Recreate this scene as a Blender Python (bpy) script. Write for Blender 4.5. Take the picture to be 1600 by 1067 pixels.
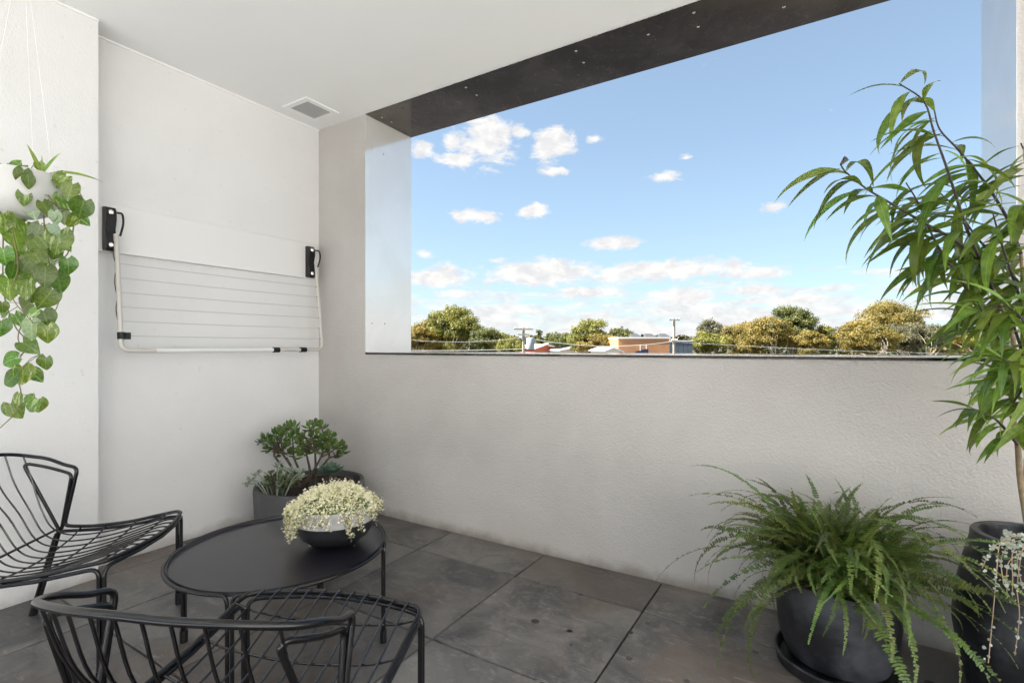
import bpy, math, random
import numpy as np
from mathutils import Vector, Matrix, Euler
random.seed(7)
R = math.radians
S = bpy.context.scene
for o in list(bpy.data.objects): bpy.data.objects.remove(o)
COL = S.collection

# ------------------------------------------------------------------ camera
YAW = 31.4; CY, SY = math.cos(R(YAW)), math.sin(R(YAW)); EYE = 1.12; F = 791.0; HZ = 541.0
cam = bpy.data.cameras.new('camera'); co = bpy.data.objects.new('camera', cam); COL.objects.link(co)
co.location = (0, 0, EYE); co.rotation_euler = (R(90), 0, R(YAW))
cam.sensor_width = 36; cam.lens = 36 * F / 1600; cam.shift_y = (HZ - 533.5) / 1600
cam.clip_start = 0.05; cam.clip_end = 4000; S.camera = co

# ------------------------------------------------------------------ light
SUN_EL, SUN_AZ = 51.0, 232.0           # azimuth clockwise from +Y (the outward view)
sd = Vector((math.sin(R(SUN_AZ)) * math.cos(R(SUN_EL)), math.cos(R(SUN_AZ)) * math.cos(R(SUN_EL)), math.sin(R(SUN_EL))))
sun = bpy.data.lights.new('sun', 'SUN'); so = bpy.data.objects.new('sun', sun); COL.objects.link(so)
sun.energy = 5.0; sun.angle = R(0.5); sun.color = (1.0, 0.955, 0.90)
so.rotation_euler = (-sd).to_track_quat('-Z', 'Y').to_euler(); so.location = (0, -6, 30)
EXPOSURE = 2.13
S.view_settings.view_transform = 'Standard'; S.view_settings.look = 'None'
S.view_settings.gamma = 1; S.view_settings.use_curve_mapping = False; S.view_settings.exposure = EXPOSURE
S.render.engine = 'CYCLES'
S.cycles.max_bounces = 12; S.cycles.diffuse_bounces = 8; S.cycles.glossy_bounces = 6; S.cycles.transparent_max_bounces = 8

W = bpy.data.worlds.new("World"); S.world = W; W.use_nodes = True
class NT:
    def __init__(s, tree): s.t = tree; s.n = tree.nodes; s.l = tree.links
    def node(s, typ, **kw):
        n = s.n.new(typ)
        for k, v in kw.items(): setattr(n, k, v)
        return n
    def put(s, sock, v):
        if v is None: return
        if isinstance(v, bpy.types.NodeSocket): s.l.new(v, sock)
        else: sock.default_value = v
    def math(s, op, a, b=None, c=None, clamp=False):
        n = s.n.new('ShaderNodeMath'); n.operation = op; n.use_clamp = clamp
        for i, v in enumerate((a, b, c)):
            if v is not None: s.put(n.inputs[i], v)
        return n.outputs[0]
    def mix(s, f, a, b, blend='MIX'):
        n = s.n.new('ShaderNodeMix'); n.data_type = 'RGBA'; n.blend_type = blend
        s.put(n.inputs[0], f); s.put(n.inputs[6], a); s.put(n.inputs[7], b); return n.outputs[2]
    def ramp(s, f, stops):
        n = s.n.new('ShaderNodeValToRGB'); e = n.color_ramp.elements
        while len(e) < len(stops): e.new(0.5)
        for x, (p, c) in zip(e, stops): x.position = p; x.color = c if len(c) == 4 else (*c, 1)
        s.put(n.inputs[0], f); return n.outputs[0]
    def smooth(s, v, lo, hi):
        n = s.n.new('ShaderNodeMapRange'); n.interpolation_type = 'SMOOTHSTEP'
        s.put(n.inputs[0], v); s.put(n.inputs[1], lo); s.put(n.inputs[2], hi); return n.outputs[0]
    def noise(s, vec, scale, detail=4, rough=0.5, dist=0.0):
        n = s.n.new('ShaderNodeTexNoise'); n.inputs['Scale'].default_value = scale
        n.inputs['Detail'].default_value = detail; n.inputs['Roughness'].default_value = rough
        n.inputs['Distortion'].default_value = dist
        if vec is not None: s.l.new(vec, n.inputs['Vector'])
        return n.outputs[0]

SKY_STRENGTH = 0.05
def build_world():
    T = NT(W.node_tree); T.n.clear()
    out = T.node('ShaderNodeOutputWorld'); bg = T.node('ShaderNodeBackground')
    sky = T.node('ShaderNodeTexSky', sky_type='NISHITA'); sky.sun_disc = False
    sky.sun_elevation = R(SUN_EL); sky.sun_rotation = R(SUN_AZ); sky.altitude = 50; sky.air_density = 1.0
    sky.dust_density = 0.6; sky.ozone_density = 1.6
    tc = T.node('ShaderNodeTexCoord'); sp = T.node('ShaderNodeSeparateXYZ'); T.l.new(tc.outputs['Generated'], sp.inputs[0])
    x, y, z = sp.outputs
    az = T.math('ARCTAN2', x, y); el = T.math('ARCSINE', z)
    cb = T.node('ShaderNodeCombineXYZ'); T.l.new(az, cb.inputs[0]); T.l.new(T.math('MULTIPLY', el, 1.9), cb.inputs[1])
    V = cb.outputs[0]
    n1 = T.noise(V, 13, 9, 0.66, 0.4); n2 = T.noise(V, 40, 8, 0.65)
    n = T.math('ADD', T.math('MULTIPLY', n1, 0.75), T.math('MULTIPLY', n2, 0.25))
    # placed cumulus: photograph position (px, py) and half size
    blobs = [(762, 222, 50, 36, 1.0), (712, 250, 44, 12, .8), (706, 224, 24, 15, .75), (658, 232, 26, 16, .75), (812, 208, 22, 14, .7), (862, 226, 36, 26, 1.0),
             (874, 268, 42, 9, .45), (932, 217, 24, 10, .4), (1032, 276, 42, 9, .7), (1073, 246, 22, 7, .45), (1210, 324, 26, 10, .55),
             (750, 338, 38, 11, .9), (834, 332, 26, 12, .9), (953, 380, 52, 11, 1.0), (662, 397, 20, 9, .8), (776, 407, 26, 9, .6),
             (688, 433, 56, 17, 1.1), (845, 428, 112, 19, 1.15), (1045, 422, 108, 17, 1.1), (1185, 427, 50, 12, .8),
             (712, 458, 34, 8, .9), (918, 457, 60, 11, 1.0), (1062, 462, 62, 15, 1.05), (1175, 455, 70, 10, .8), (1240, 470, 80, 14, .9)]
    acc = None
    for px, py, hw, hh, st in blobs:
        k = (px - 800) / F; a0 = math.atan(k) - R(YAW); c = math.cos(math.atan(k))
        e0 = math.atan((HZ - py) / F * c); wa = hw / F * c * c * 1.3; we = hh / F * c * 1.35
        da = T.math('MULTIPLY', T.math('SUBTRACT', az, a0), 1 / wa); de = T.math('MULTIPLY', T.math('SUBTRACT', el, e0), 1 / we)
        q = T.math('ADD', T.math('MULTIPLY', da, da), T.math('MULTIPLY', de, de))
        m = T.math('MULTIPLY', T.math('SUBTRACT', 1.0, T.math('SQRT', q)), 0.34)
        m = T.math('ADD', m, (st - 1) * 0.16)
        acc = m if acc is None else T.math('MAXIMUM', acc, m)
    acc = T.math('MAXIMUM', acc, -0.6)
    dens = T.smooth(T.math('ADD', acc, n), 0.54, 0.71)
    # layered cloud banks close to the horizon, going on all the way round
    cb2 = T.node('ShaderNodeCombineXYZ'); T.l.new(T.math('MULTIPLY', az, 1.0), cb2.inputs[0]); T.l.new(T.math('MULTIPLY', el, 6.5), cb2.inputs[1])
    b1 = T.noise(cb2.outputs[0], 7.5, 7, 0.6, 0.2)
    bank = T.math('ADD', b1, T.ramp(T.math('MULTIPLY', el, 2.5), [(0.0, (.18,) * 3), (0.14, (.15,) * 3), (0.26, (.07,) * 3), (0.34, (-0.0,) * 3), (1, (0, 0, 0))]))
    bank = T.math('SUBTRACT', bank, T.smooth(el, .12, .22))
    bank = T.smooth(bank, 0.50, 0.68)
    # thin scattered clouds over the rest of the sky
    b2 = T.noise(V, 4.5, 8, 0.6, 0.3)
    thin = T.math('MULTIPLY', T.smooth(b2, 0.60, 0.74), T.math('MULTIPLY', T.smooth(T.math('ABSOLUTE', T.math('SUBTRACT', az, R(-38))), 1.15, 1.45), 0.9))
    wisp = T.math('MULTIPLY', T.smooth(T.noise(V, 22, 7, .6, .8), .66, .78), .55)
    dens = T.math('MAXIMUM', T.math('MAXIMUM', T.math('MAXIMUM', dens, wisp), T.math('MULTIPLY', bank, 0.92)), thin)
    shade = T.noise(V, 24, 6, 0.6, .3)
    ccol = T.mix(T.smooth(shade, 0.35, 0.62), (CLOUD * .80, CLOUD * .805, CLOUD * .83, 1), (CLOUD, CLOUD * .985, CLOUD * .96, 1))
    skyc = T.mix(1.0, sky.outputs[0], SKY_TINT, 'MULTIPLY')
    veil = T.ramp(T.math('MULTIPLY', el, 1.4), [(0, (.72,) * 3), (.16, (.50,) * 3), (.5, (.34,) * 3), (1, (.25,) * 3)])
    skyc = T.mix(veil, skyc, (CLOUD * .72, CLOUD * .82, CLOUD * .93, 1))
    colr = T.mix(dens, skyc, ccol)
    T.l.new(colr, bg.inputs[0]); bg.inputs[1].default_value = SKY_STRENGTH
    T.l.new(bg.outputs[0], out.inputs[0])
CLOUD = 4.75; SKY_TINT = (.80, .99, 1.0, 1)
build_world()

# ------------------------------------------------------------------ helpers
def P(px, py, D):                        # point seen at pixel (px, py) at depth D metres
    k = (px - 800) / F; lat = k * D
    return Vector((CY * lat - SY * D, SY * lat + CY * D, EYE + (HZ - py) / F * D))
def PZ(px, py, h):                       # point seen at pixel, lying at height h
    return P(px, py, F * (EYE - h) / (py - HZ))
def PX(px, py, x):                       # on the plane X = x
    k = (px - 800) / F; return P(px, py, x / (CY * k - SY))

class MB:
    def __init__(s): s.v = []; s.f = []; s.m = []
    def add(s, vs, fs, m=0):
        b = len(s.v); s.v.extend([tuple(v) for v in vs]); s.f.extend([tuple(i + b for i in f) for f in fs]); s.m.extend([m] * len(fs)); return s
    def box(s, x0, y0, z0, x1, y1, z1, m=0):
        vs = [(x, y, z) for z in (z0, z1) for y in (y0, y1) for x in (x0, x1)]
        return s.add(vs, [(0, 2, 3, 1), (4, 5, 7, 6), (0, 1, 5, 4), (2, 6, 7, 3), (0, 4, 6, 2), (1, 3, 7, 5)], m)
    def bbox(s, x0, y0, z0, x1, y1, z1, b=.003, m=0):   # box with chamfered top edges
        vs = [(x0, y0, z0), (x1, y0, z0), (x1, y1, z0), (x0, y1, z0), (x0, y0, z1 - b), (x1, y0, z1 - b), (x1, y1, z1 - b), (x0, y1, z1 - b),
              (x0 + b, y0 + b, z1), (x1 - b, y0 + b, z1), (x1 - b, y1 - b, z1), (x0 + b, y1 - b, z1)]
        fs = [(3, 2, 1, 0)] + [(i, (i + 1) % 4, 4 + (i + 1) % 4, 4 + i) for i in range(4)] + [(4 + i, 4 + (i + 1) % 4, 8 + (i + 1) % 4, 8 + i) for i in range(4)] + [(8, 9, 10, 11)]
        return s.add(vs, fs, m)
    def tube(s, pts, r, n=8, closed=False, m=0):
        pts = [Vector(p) for p in pts]; N = len(pts)
        rs = r if isinstance(r, (list, tuple)) else [r] * N
        T = []
        for i in range(N):
            a = pts[(i - 1) % N] if (closed or i > 0) else pts[i]; b = pts[(i + 1) % N] if (closed or i < N - 1) else pts[i]
            d = b - a; T.append(d.normalized() if d.length > 1e-9 else Vector((0, 0, 1)))
        u = T[0].orthogonal().normalized(); vs = []
        for i in range(N):
            u = (u - T[i] * u.dot(T[i])); u = u.normalized() if u.length > 1e-6 else T[i].orthogonal().normalized()
            w = T[i].cross(u)
            for k in range(n):
                a = 2 * math.pi * k / n; vs.append(pts[i] + (u * math.cos(a) + w * math.sin(a)) * rs[i])
        fs = []
        for i in range(N if closed else N - 1):
            j = (i + 1) % N
            for k in range(n): fs.append((i * n + k, i * n + (k + 1) % n, j * n + (k + 1) % n, j * n + k))
        if not closed: fs.append(tuple(range(n - 1, -1, -1))); fs.append(tuple((N - 1) * n + k for k in range(n)))
        return s.add(vs, fs, m)
    def lathe(s, prof, c=(0, 0, 0), n=48, m=0, wob=0.0):
        vs = []; fs = []
        for r, z in prof:
            for k in range(n):
                a = 2 * math.pi * k / n; rr = r * (1 + wob * math.sin(3 * a + z * 9)); vs.append((c[0] + rr * math.cos(a), c[1] + rr * math.sin(a), c[2] + z))
        for i in range(len(prof) - 1):
            for k in range(n): fs.append((i * n + k, i * n + (k + 1) % n, (i + 1) * n + (k + 1) % n, (i + 1) * n + k))
        return s.add(vs, fs, m)
    def mesh(s, name, mats, off=(0, 0, 0), smooth=True):
        me = bpy.data.meshes.new(name); ox, oy, oz = off
        me.from_pydata([(a - ox, b - oy, c - oz) for a, b, c in s.v], [], s.f)
        for m in (mats if isinstance(mats, (list, tuple)) else [mats]): me.materials.append(m)
        me.polygons.foreach_set('material_index', s.m)
        if smooth:
            me.polygons.foreach_set('use_smooth', [True] * len(s.f)); me.update()
            me.set_sharp_from_angle(angle=R(38))
        me.update(); return me
    def build(s, name, mats, parent=None, smooth=True):
        off = tuple(parent.get('_w', (0, 0, 0))) if parent is not None else (0, 0, 0)
        return link(name, s.mesh(name, mats, off, smooth), parent, _w=off)
def link(name, me, parent=None, matrix=None, _w=None):
    o = bpy.data.objects.new(name, me); COL.objects.link(o)
    if parent is not None: o.parent = parent
    if matrix is not None: o.matrix_local = matrix
    if _w is not None: o['_w'] = _w
    return o
def tag(o, label=None, cat=None, group=None, kind=None):
    if label: o['label'] = label
    if cat: o['category'] = cat
    if group: o['group'] = group
    if kind: o['kind'] = kind
    return o
def empty(name, loc, label, cat, group=None, rz=0):
    o = bpy.data.objects.new(name, None); COL.objects.link(o); o.empty_display_size = .1
    o.location = loc; o.rotation_euler = (0, 0, rz); o['_w'] = tuple(loc) if rz == 0 else (0, 0, 0)
    return tag(o, label, cat, group)
def struct(name, mb, m, smooth=False): return tag(mb.build(name, m, None, smooth), kind='structure')
def copy_tree(o, parent=None):
    c = o.copy(); COL.objects.link(c); c.parent = parent
    if parent is not None: c.matrix_parent_inverse = o.matrix_parent_inverse.copy()
    for ch in [q for q in KIDS.get(o.name, [])]: copy_tree(ch, c)
    return c
KIDS = {}
def cat_rom(pts, n=8):
    pts = [Vector(p) for p in pts]; q = [pts[0] * 2 - pts[1]] + pts + [pts[-1] * 2 - pts[-2]]; out = []
    for i in range(1, len(q) - 2):
        for k in range(n):
            t = k / n; a, b, c, d = q[i - 1], q[i], q[i + 1], q[i + 2]
            out.append(.5 * ((2 * b) + (c - a) * t + (2 * a - 5 * b + 4 * c - d) * t * t + (3 * b - a - 3 * c + d) * t ** 3))
    return out + [pts[-1]]
def fillet(pts, r, n=6):                 # polyline with rounded corners
    pts = [Vector(p) for p in pts]; rr = r if isinstance(r, (list, tuple)) else [r] * (len(pts) - 2); out = [pts[0]]
    for i in range(1, len(pts) - 1):
        a, b, c = pts[i - 1], pts[i], pts[i + 1]; R_ = rr[i - 1]
        if R_ <= 0: out.append(b); continue
        p = b + (a - b).normalized() * min(R_, (a - b).length * .49); q = b + (c - b).normalized() * min(R_, (c - b).length * .49)
        for k in range(n + 1):
            t = k / n; out.append((1 - t) ** 2 * p + 2 * t * (1 - t) * b + t * t * q)
    return out + [pts[-1]]

def mat(name, c, rough=.6, metal=0, spec=.5, var=None, vscale=5, vdet=5, bump=0, bscale=100, bdist=.002, coat=0, rvar=0, bdet=3, objvar=0.0, trans=0, coord='Object', c2=None, vlo=.3, vhi=.7):
    m = bpy.data.materials.new(name); m.use_nodes = True; T = NT(m.node_tree); b = T.n['Principled BSDF']
    b.inputs['Roughness'].default_value = rough; b.inputs['Metallic'].default_value = metal; b.inputs['Specular IOR Level'].default_value = spec
    b.inputs['Coat Weight'].default_value = coat; b.inputs['Coat Roughness'].default_value = .15
    tc = T.node('ShaderNodeTexCoord').outputs[coord]; col = (*c, 1)
    if var is not None or c2 is not None:
        n = T.noise(tc, vscale, vdet, .6, .3)
        c2_ = c2 if c2 else tuple(x * (1 - var) for x in c)
        col = T.mix(T.smooth(n, vlo, vhi), (*c, 1), (*c2_, 1))
        if rvar: T.l.new(T.math('ADD', T.math('MULTIPLY', n, rvar), rough - rvar / 2), b.inputs['Roughness'])
    if objvar:
        oi = T.node('ShaderNodeObjectInfo'); hs = T.node('ShaderNodeHueSaturation')
        T.l.new(T.math('ADD', T.math('MULTIPLY', oi.outputs['Random'], objvar * 2), 1 - objvar), hs.inputs['Value'])
        T.l.new(T.math('ADD', T.math('MULTIPLY', T.math('FRACT', T.math('MULTIPLY', oi.outputs['Random'], 7.13)), .05), .475), hs.inputs['Hue'])
        T.put(hs.inputs['Color'], col); col = hs.outputs[0]
    T.put(b.inputs['Base Color'], col)
    if bump:
        bn = T.node('ShaderNodeBump'); bn.inputs['Strength'].default_value = bump; bn.inputs['Distance'].default_value = bdist
        T.l.new(T.noise(tc, bscale, bdet, .6), bn.inputs['Height']); T.l.new(bn.outputs[0], b.inputs['Normal'])
    if trans:
        tr = T.node('ShaderNodeBsdfTranslucent'); T.put(tr.inputs[0], T.mix(.5, col, (min(1, c[0] * 2.2), min(1, c[1] * 2.2), c[2], 1)) if not isinstance(col, tuple) else (c[0] * 1.8, c[1] * 1.8, c[2], 1))
        ms = T.node('ShaderNodeMixShader'); ms.inputs[0].default_value = trans
        T.l.new(b.outputs[0], ms.inputs[1]); T.l.new(tr.outputs[0], ms.inputs[2]); T.l.new(ms.outputs[0], T.n['Material Output'].inputs[0])
    m['_T'] = 0; return m

def render_mat(name, c, c2, bump, scale=160, dirt=0.0):      # trowelled acrylic render
    m = mat(name, c, .85, c2=c2, vscale=1.3, vdet=6, spec=.25); T = NT(m.node_tree); b = T.n['Principled BSDF']
    tc = T.node('ShaderNodeTexCoord').outputs['Object']
    v = T.node('ShaderNodeTexVoronoi'); v.inputs['Scale'].default_value = scale; T.l.new(tc, v.inputs['Vector'])
    n = T.noise(tc, scale * .7, 4, .7); big = T.noise(tc, 14, 3, .5)
    h = T.math('ADD', T.math('ADD', T.math('MULTIPLY', v.outputs[0], .5), n), T.math('MULTIPLY', big, .8))
    bn = T.node('ShaderNodeBump'); bn.inputs['Strength'].default_value = bump; bn.inputs['Distance'].default_value = .003
    T.l.new(h, bn.inputs['Height']); T.l.new(bn.outputs[0], b.inputs['Normal'])
    if dirt:
        sp = T.node('ShaderNodeSeparateXYZ'); T.l.new(tc, sp.inputs[0])
        low = T.smooth(T.math('ADD', sp.outputs[2], T.math('MULTIPLY', T.noise(tc, 6, 5, .7), .12)), .13, .045)
        spk = T.smooth(T.noise(tc, 38, 2, .5), .70, .76)
        old = b.inputs['Base Color'].links[0].from_socket
        col = T.mix(T.math('MULTIPLY', low, dirt), old, (.20, .16, .12, 1)); col = T.mix(T.math('MULTIPLY', spk, .15), col, (.25, .22, .2, 1))
        T.l.new(col, b.inputs['Base Color'])
    return m

M = {}
M['ceil'] = mat('ceiling_paint', (.84, .84, .835), .9, spec=.2, c2=(.81, .81, .805), vscale=.8, bump=.08, bscale=220, bdist=.001)
M['wall'] = render_mat('white_render', (.735, .73, .72), (.69, .685, .675), .35, 150, .5)
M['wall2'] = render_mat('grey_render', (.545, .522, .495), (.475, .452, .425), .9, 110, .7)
M['trimw'] = mat('white_trim', (.85, .85, .84), .5)
M['black'] = mat('black_powder_coat', (.004, .004, .005), .24, var=.3, vscale=40, spec=.5, coat=.0, bump=.04, bscale=500, bdist=.0005)
M['wire'] = mat('gloss_black_wire', (.004, .004, .005), .13, spec=.9)
M['blackp'] = mat('black_plastic', (.006, .006, .007), .35, spec=.4)
M['dark'] = mat('dark_void', (.01, .01, .01), .9)
M['soil'] = mat('potting_soil', (.05, .032, .022), .95, var=.6, vscale=60, bump=1, bscale=120, bdist=.01)
M['alu'] = mat('champagne_enamel', (.55, .52, .47), .32, spec=.6, coat=.3)
M['cord'] = mat('white_cord', (.7, .7, .68), .6); M['cordg'] = mat('grey_cord', (.50, .49, .475), .6)
M['screw'] = mat('screw_steel', (.75, .72, .68), .25, 1)
M['colorbond'] = mat('cream_panel', (.74, .73, .71), .42, spec=.5, coat=.15)

def steel(nm, ca, cb_, rs=.34):
    m = bpy.data.materials.new(nm); m.use_nodes = True; T = NT(m.node_tree); b = T.n['Principled BSDF']
    tc = T.node('ShaderNodeTexCoord').outputs['Object']
    n = T.noise(tc, 2.2, 6, .6, .6); s = T.noise(tc, 30, 6, .75, 1.0)
    mp = T.node('ShaderNodeMapping'); mp.inputs['Scale'].default_value = (3, 60, 60); T.l.new(tc, mp.inputs[0]); scr = T.noise(mp.outputs[0], 3, 3, .6)
    T.put(b.inputs['Base Color'], T.mix(T.smooth(n, .35, .65), (*ca, 1), (*cb_, 1))); b.inputs['Metallic'].default_value = 1
    r = T.math('ADD', T.math('MULTIPLY', T.smooth(s, .50, .70), rs), T.math('ADD', .10, T.math('MULTIPLY', T.smooth(scr, .62, .75), .14)))
    T.l.new(r, b.inputs['Roughness'])
    bn = T.node('ShaderNodeBump'); bn.inputs['Strength'].default_value = .25; bn.inputs['Distance'].default_value = .004
    T.l.new(T.noise(tc, 3.5, 2, .5), bn.inputs['Height']); T.l.new(bn.outputs[0], b.inputs['Normal']); return m
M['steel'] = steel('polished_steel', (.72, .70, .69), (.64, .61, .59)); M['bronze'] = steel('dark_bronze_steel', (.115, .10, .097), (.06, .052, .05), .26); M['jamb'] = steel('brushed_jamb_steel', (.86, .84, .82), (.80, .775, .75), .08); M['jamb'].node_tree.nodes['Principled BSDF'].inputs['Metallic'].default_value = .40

def paver():
    m = bpy.data.materials.new('bluestone_paver'); m.use_nodes = True; T = NT(m.node_tree); b = T.n['Principled BSDF']
    geo = T.node('ShaderNodeNewGeometry').outputs['Position']; oi = T.node('ShaderNodeObjectInfo').outputs['Random']
    cb = T.node('ShaderNodeCombineXYZ'); T.l.new(T.math('MULTIPLY', oi, 37.0), cb.inputs[2])
    va = T.node('ShaderNodeVectorMath', operation='ADD'); T.l.new(geo, va.inputs[0]); T.l.new(cb.outputs[0], va.inputs[1]); V = va.outputs[0]
    n1 = T.noise(V, 2.6, 8, .65, .8); n2 = T.noise(V, 17, 6, .7, .5); n3 = T.noise(V, 160, 3, .6)
    c = T.mix(T.smooth(n1, .3, .7), (.034, .034, .037, 1), (.160, .150, .140, 1))
    c = T.mix(T.math('MULTIPLY', T.smooth(n2, .48, .70), .7), c, (.20, .185, .172, 1))
    c = T.mix(T.math('MULTIPLY', T.smooth(T.noise(geo, 1.1, 5, .6, .5), .46, .62), .65), c, (.125, .092, .070, 1))
    mp = T.node('ShaderNodeMapping'); mp.inputs['Rotation'].default_value = (0, 0, .6); mp.inputs['Scale'].default_value = (1.5, 9, 1); T.l.new(V, mp.inputs[0])
    c = T.mix(T.math('MULTIPLY', T.smooth(T.noise(mp.outputs[0], 5, 7, .75, 1.2), .57, .66), .5), c, (.30, .29, .28, 1))
    # water tide marks
    tide = T.noise(geo, 1.7, 3, .5, .3); band = T.math('SUBTRACT', 1.0, T.math('MULTIPLY', T.math('ABSOLUTE', T.math('SUBTRACT', tide, .47)), 80), clamp=True)
    c = T.mix(T.math('MULTIPLY', band, T.math('MULTIPLY', T.smooth(n2, .42, .55), .38)), c, (.035, .033, .031, 1))
    vo = T.node('ShaderNodeTexVoronoi'); vo.inputs['Scale'].default_value = 4.3; vo.inputs['Randomness'].default_value = 1; T.l.new(geo, vo.inputs['Vector'])
    c = T.mix(T.math('MULTIPLY', T.smooth(vo.outputs[0], .085, .07), T.smooth(n1, .5, .52)), c, (.03, .029, .028, 1))
    sp = T.node('ShaderNodeTexVoronoi'); sp.inputs['Scale'].default_value = 45; T.l.new(V, sp.inputs['Vector'])
    c = T.mix(T.math('MULTIPLY', T.smooth(sp.outputs[0], .10, .05), .35), c, (.4, .38, .36, 1))
    hs = T.node('ShaderNodeHueSaturation'); T.l.new(T.math('ADD', .78, T.math('MULTIPLY', oi, .44)), hs.inputs['Value']); T.l.new(c, hs.inputs['Color'])
    T.l.new(hs.outputs[0], b.inputs['Base Color'])
    T.l.new(T.math('ADD', .20, T.math('MULTIPLY', n2, .34)), b.inputs['Roughness']); b.inputs['Specular IOR Level'].default_value = .55
    bn = T.node('ShaderNodeBump'); bn.inputs['Strength'].default_value = .3; bn.inputs['Distance'].default_value = .0015
    T.l.new(T.math('ADD', n3, T.math('MULTIPLY', n2, 1.2)), bn.inputs['Height']); T.l.new(bn.outputs[0], b.inputs['Normal']); return m
M['paver'] = paver()

# ------------------------------------------------------------------ balcony shell
LX, PXW, FY, OY, CH = -3.139, -2.99, 2.427, 2.840, 2.70    # left wall, pier face, parapet inner / outer face, ceiling
OX0, OX1, SILL = -2.646, 0.581, 1.080
RX, BY = 2.2, -3.1
struct('ceiling', MB().box(-3.3, BY, CH, RX + .1, FY - .0005, CH + .3), M['ceil'])
struct('floor_slab', MB().box(-3.3, -.9, -.30, RX + .1, FY, -.034), M['dark'])
struct('bounce_floor', MB().box(-3.3, -9.5, -.30, 5.8, -.9, -.004).box(RX + .101, -.8999, -.30, 5.8, FY - .001, -.004), mat('pale_bounce_floor', (.78, .78, .78), .6, var=.05, vscale=3))  # added pale floor out of view, throws sunlight up into the balcony
lw = MB().box(-3.30, 1.05, -.1, LX, FY, CH); tag(lw.build('render_wall', M['wall'], smooth=False), 'white rendered side wall behind the folded clothes airer', 'wall')
pw = MB().box(-3.30, BY, -.1, PXW, 1.0498, CH - .0004); tag(pw.build('wall_pier', M['wall'], smooth=False), 'white projecting wall pier behind the hanging vine and the left wire chair', 'wall')
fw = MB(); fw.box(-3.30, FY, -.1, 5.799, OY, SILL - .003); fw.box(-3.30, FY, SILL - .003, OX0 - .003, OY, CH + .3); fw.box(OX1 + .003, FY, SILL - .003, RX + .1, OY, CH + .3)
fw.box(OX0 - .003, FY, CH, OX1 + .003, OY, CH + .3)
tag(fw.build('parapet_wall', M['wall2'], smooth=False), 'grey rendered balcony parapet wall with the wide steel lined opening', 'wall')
tag(MB().box(5.8, -7.5, -8, 6.1, 2.9, 6.0).build('bounce_wall', M['wall'], smooth=False), 'added unseen white wall beyond the right end of the balcony, bouncing sunlight in', 'wall')  # invented wall out of view, its sunlit face brightens the left wall
struct('ceiling_bead', MB().box(LX, 1.06, CH - .010, LX + .008, FY - .001, CH - .001).box(PXW, BY, CH - .010, PXW + .008, 1.05, CH - .001), M['trimw'])

rnd0 = lambda i: 1 + .10 * math.sin(i * 2.3 + 1)
# pavers, each its own piece
fl = struct('floor', MB().box(-3.3, -.9, -.033, RX + .1, FY - .0005, -.029), M['dark'])
TX, TY, TP, G = -1.2725, 2.115, .6285, .0065
xs = [x for x in [TX + TP * i for i in range(-3, 8)]]; ys = [TY + .62 * i for i in range(-6, 2)]
for i in range(len(xs) - 1):
    for j in range(len(ys) - 1):
        x0, x1 = xs[i] + G / 2, xs[i + 1] - G / 2; y0, y1 = ys[j] + G / 2, min(ys[j + 1] - G / 2, FY - .004)
        if ys[j] < -.95: continue
        lim = LX if y0 > 1.05 else PXW
        x0 = max(x0, lim + .004); x1 = min(x1, RX - .004)
        if y0 < 1.05 < y1 and i == 0: x0 = PXW + .004
        if x1 - x0 < .03: continue
        dz = random.uniform(-.0008, .0008)
        MB().bbox(x0, y0, -.028, x1, y1, dz, .0022).build('paver', M['paver'], fl, smooth=False)
# strip of paver beside the step in the wall
MB().bbox(LX + .004, 1.054, -.028, PXW + .0, 1.49, 0, .002).build('paver', M['paver'], fl, smooth=False)

M['spot'] = mat('dark_oily_spot', (.012, .011, .011), .4); M['spot2'] = mat('faint_spot', (.07, .064, .060), .5)
for px, py, r, m_ in ((890, 985.7, .011, 'spot'), (985, 988, .011, 'spot'), (907, 929, .009, 'spot'), (983, 1029, .012, 'spot2'), (716, 905, .010, 'spot2'), (1012, 974, .010, 'spot2'), (1180, 1019, .012, 'spot2'), (497, 925, .016, 'spot'), (1073, 1064, .010, 'spot2')):
    p = PZ(px, py, 0); mb = MB(); mb.add([(p.x + r * math.cos(a) * rnd0(i), p.y + r * math.sin(a) * rnd0(i), .0016) for i, a in enumerate([k * math.pi / 8 for k in range(16)])], [tuple(range(16))]); mb.build('dark_spot', M[m_], fl, False)
# steel lining of the opening
sr = empty('steel_reveal', ((OX0 + OX1) / 2, (FY + OY) / 2, SILL), 'scratched mirror finish steel lining around the wide balcony opening', 'window lining')
YO = OY + .03
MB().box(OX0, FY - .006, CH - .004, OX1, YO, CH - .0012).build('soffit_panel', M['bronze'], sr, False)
MB().box(OX0 - .0025, FY - .006, SILL, OX0, YO, CH - .0045).build('jamb_panel', M['jamb'], sr, False)
MB().box(OX1, FY - .006, SILL, OX1 + .0025, YO, CH - .0045).build('jamb_panel', M['jamb'], sr, False)
MB().box(OX0, FY - .008, SILL - .002, -1.03, YO, SILL + .001).build('sill_panel', M['jamb'], sr, False); MB().box(OX0, FY - .008, SILL - .014, OX1, FY - .005, SILL - .0022).build('sill_edge', M['bronze'], sr, False)
MB().box(-1.027, FY - .008, SILL - .002, OX1, YO, SILL + .001).build('sill_panel', M['jamb'], sr, False)
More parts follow.
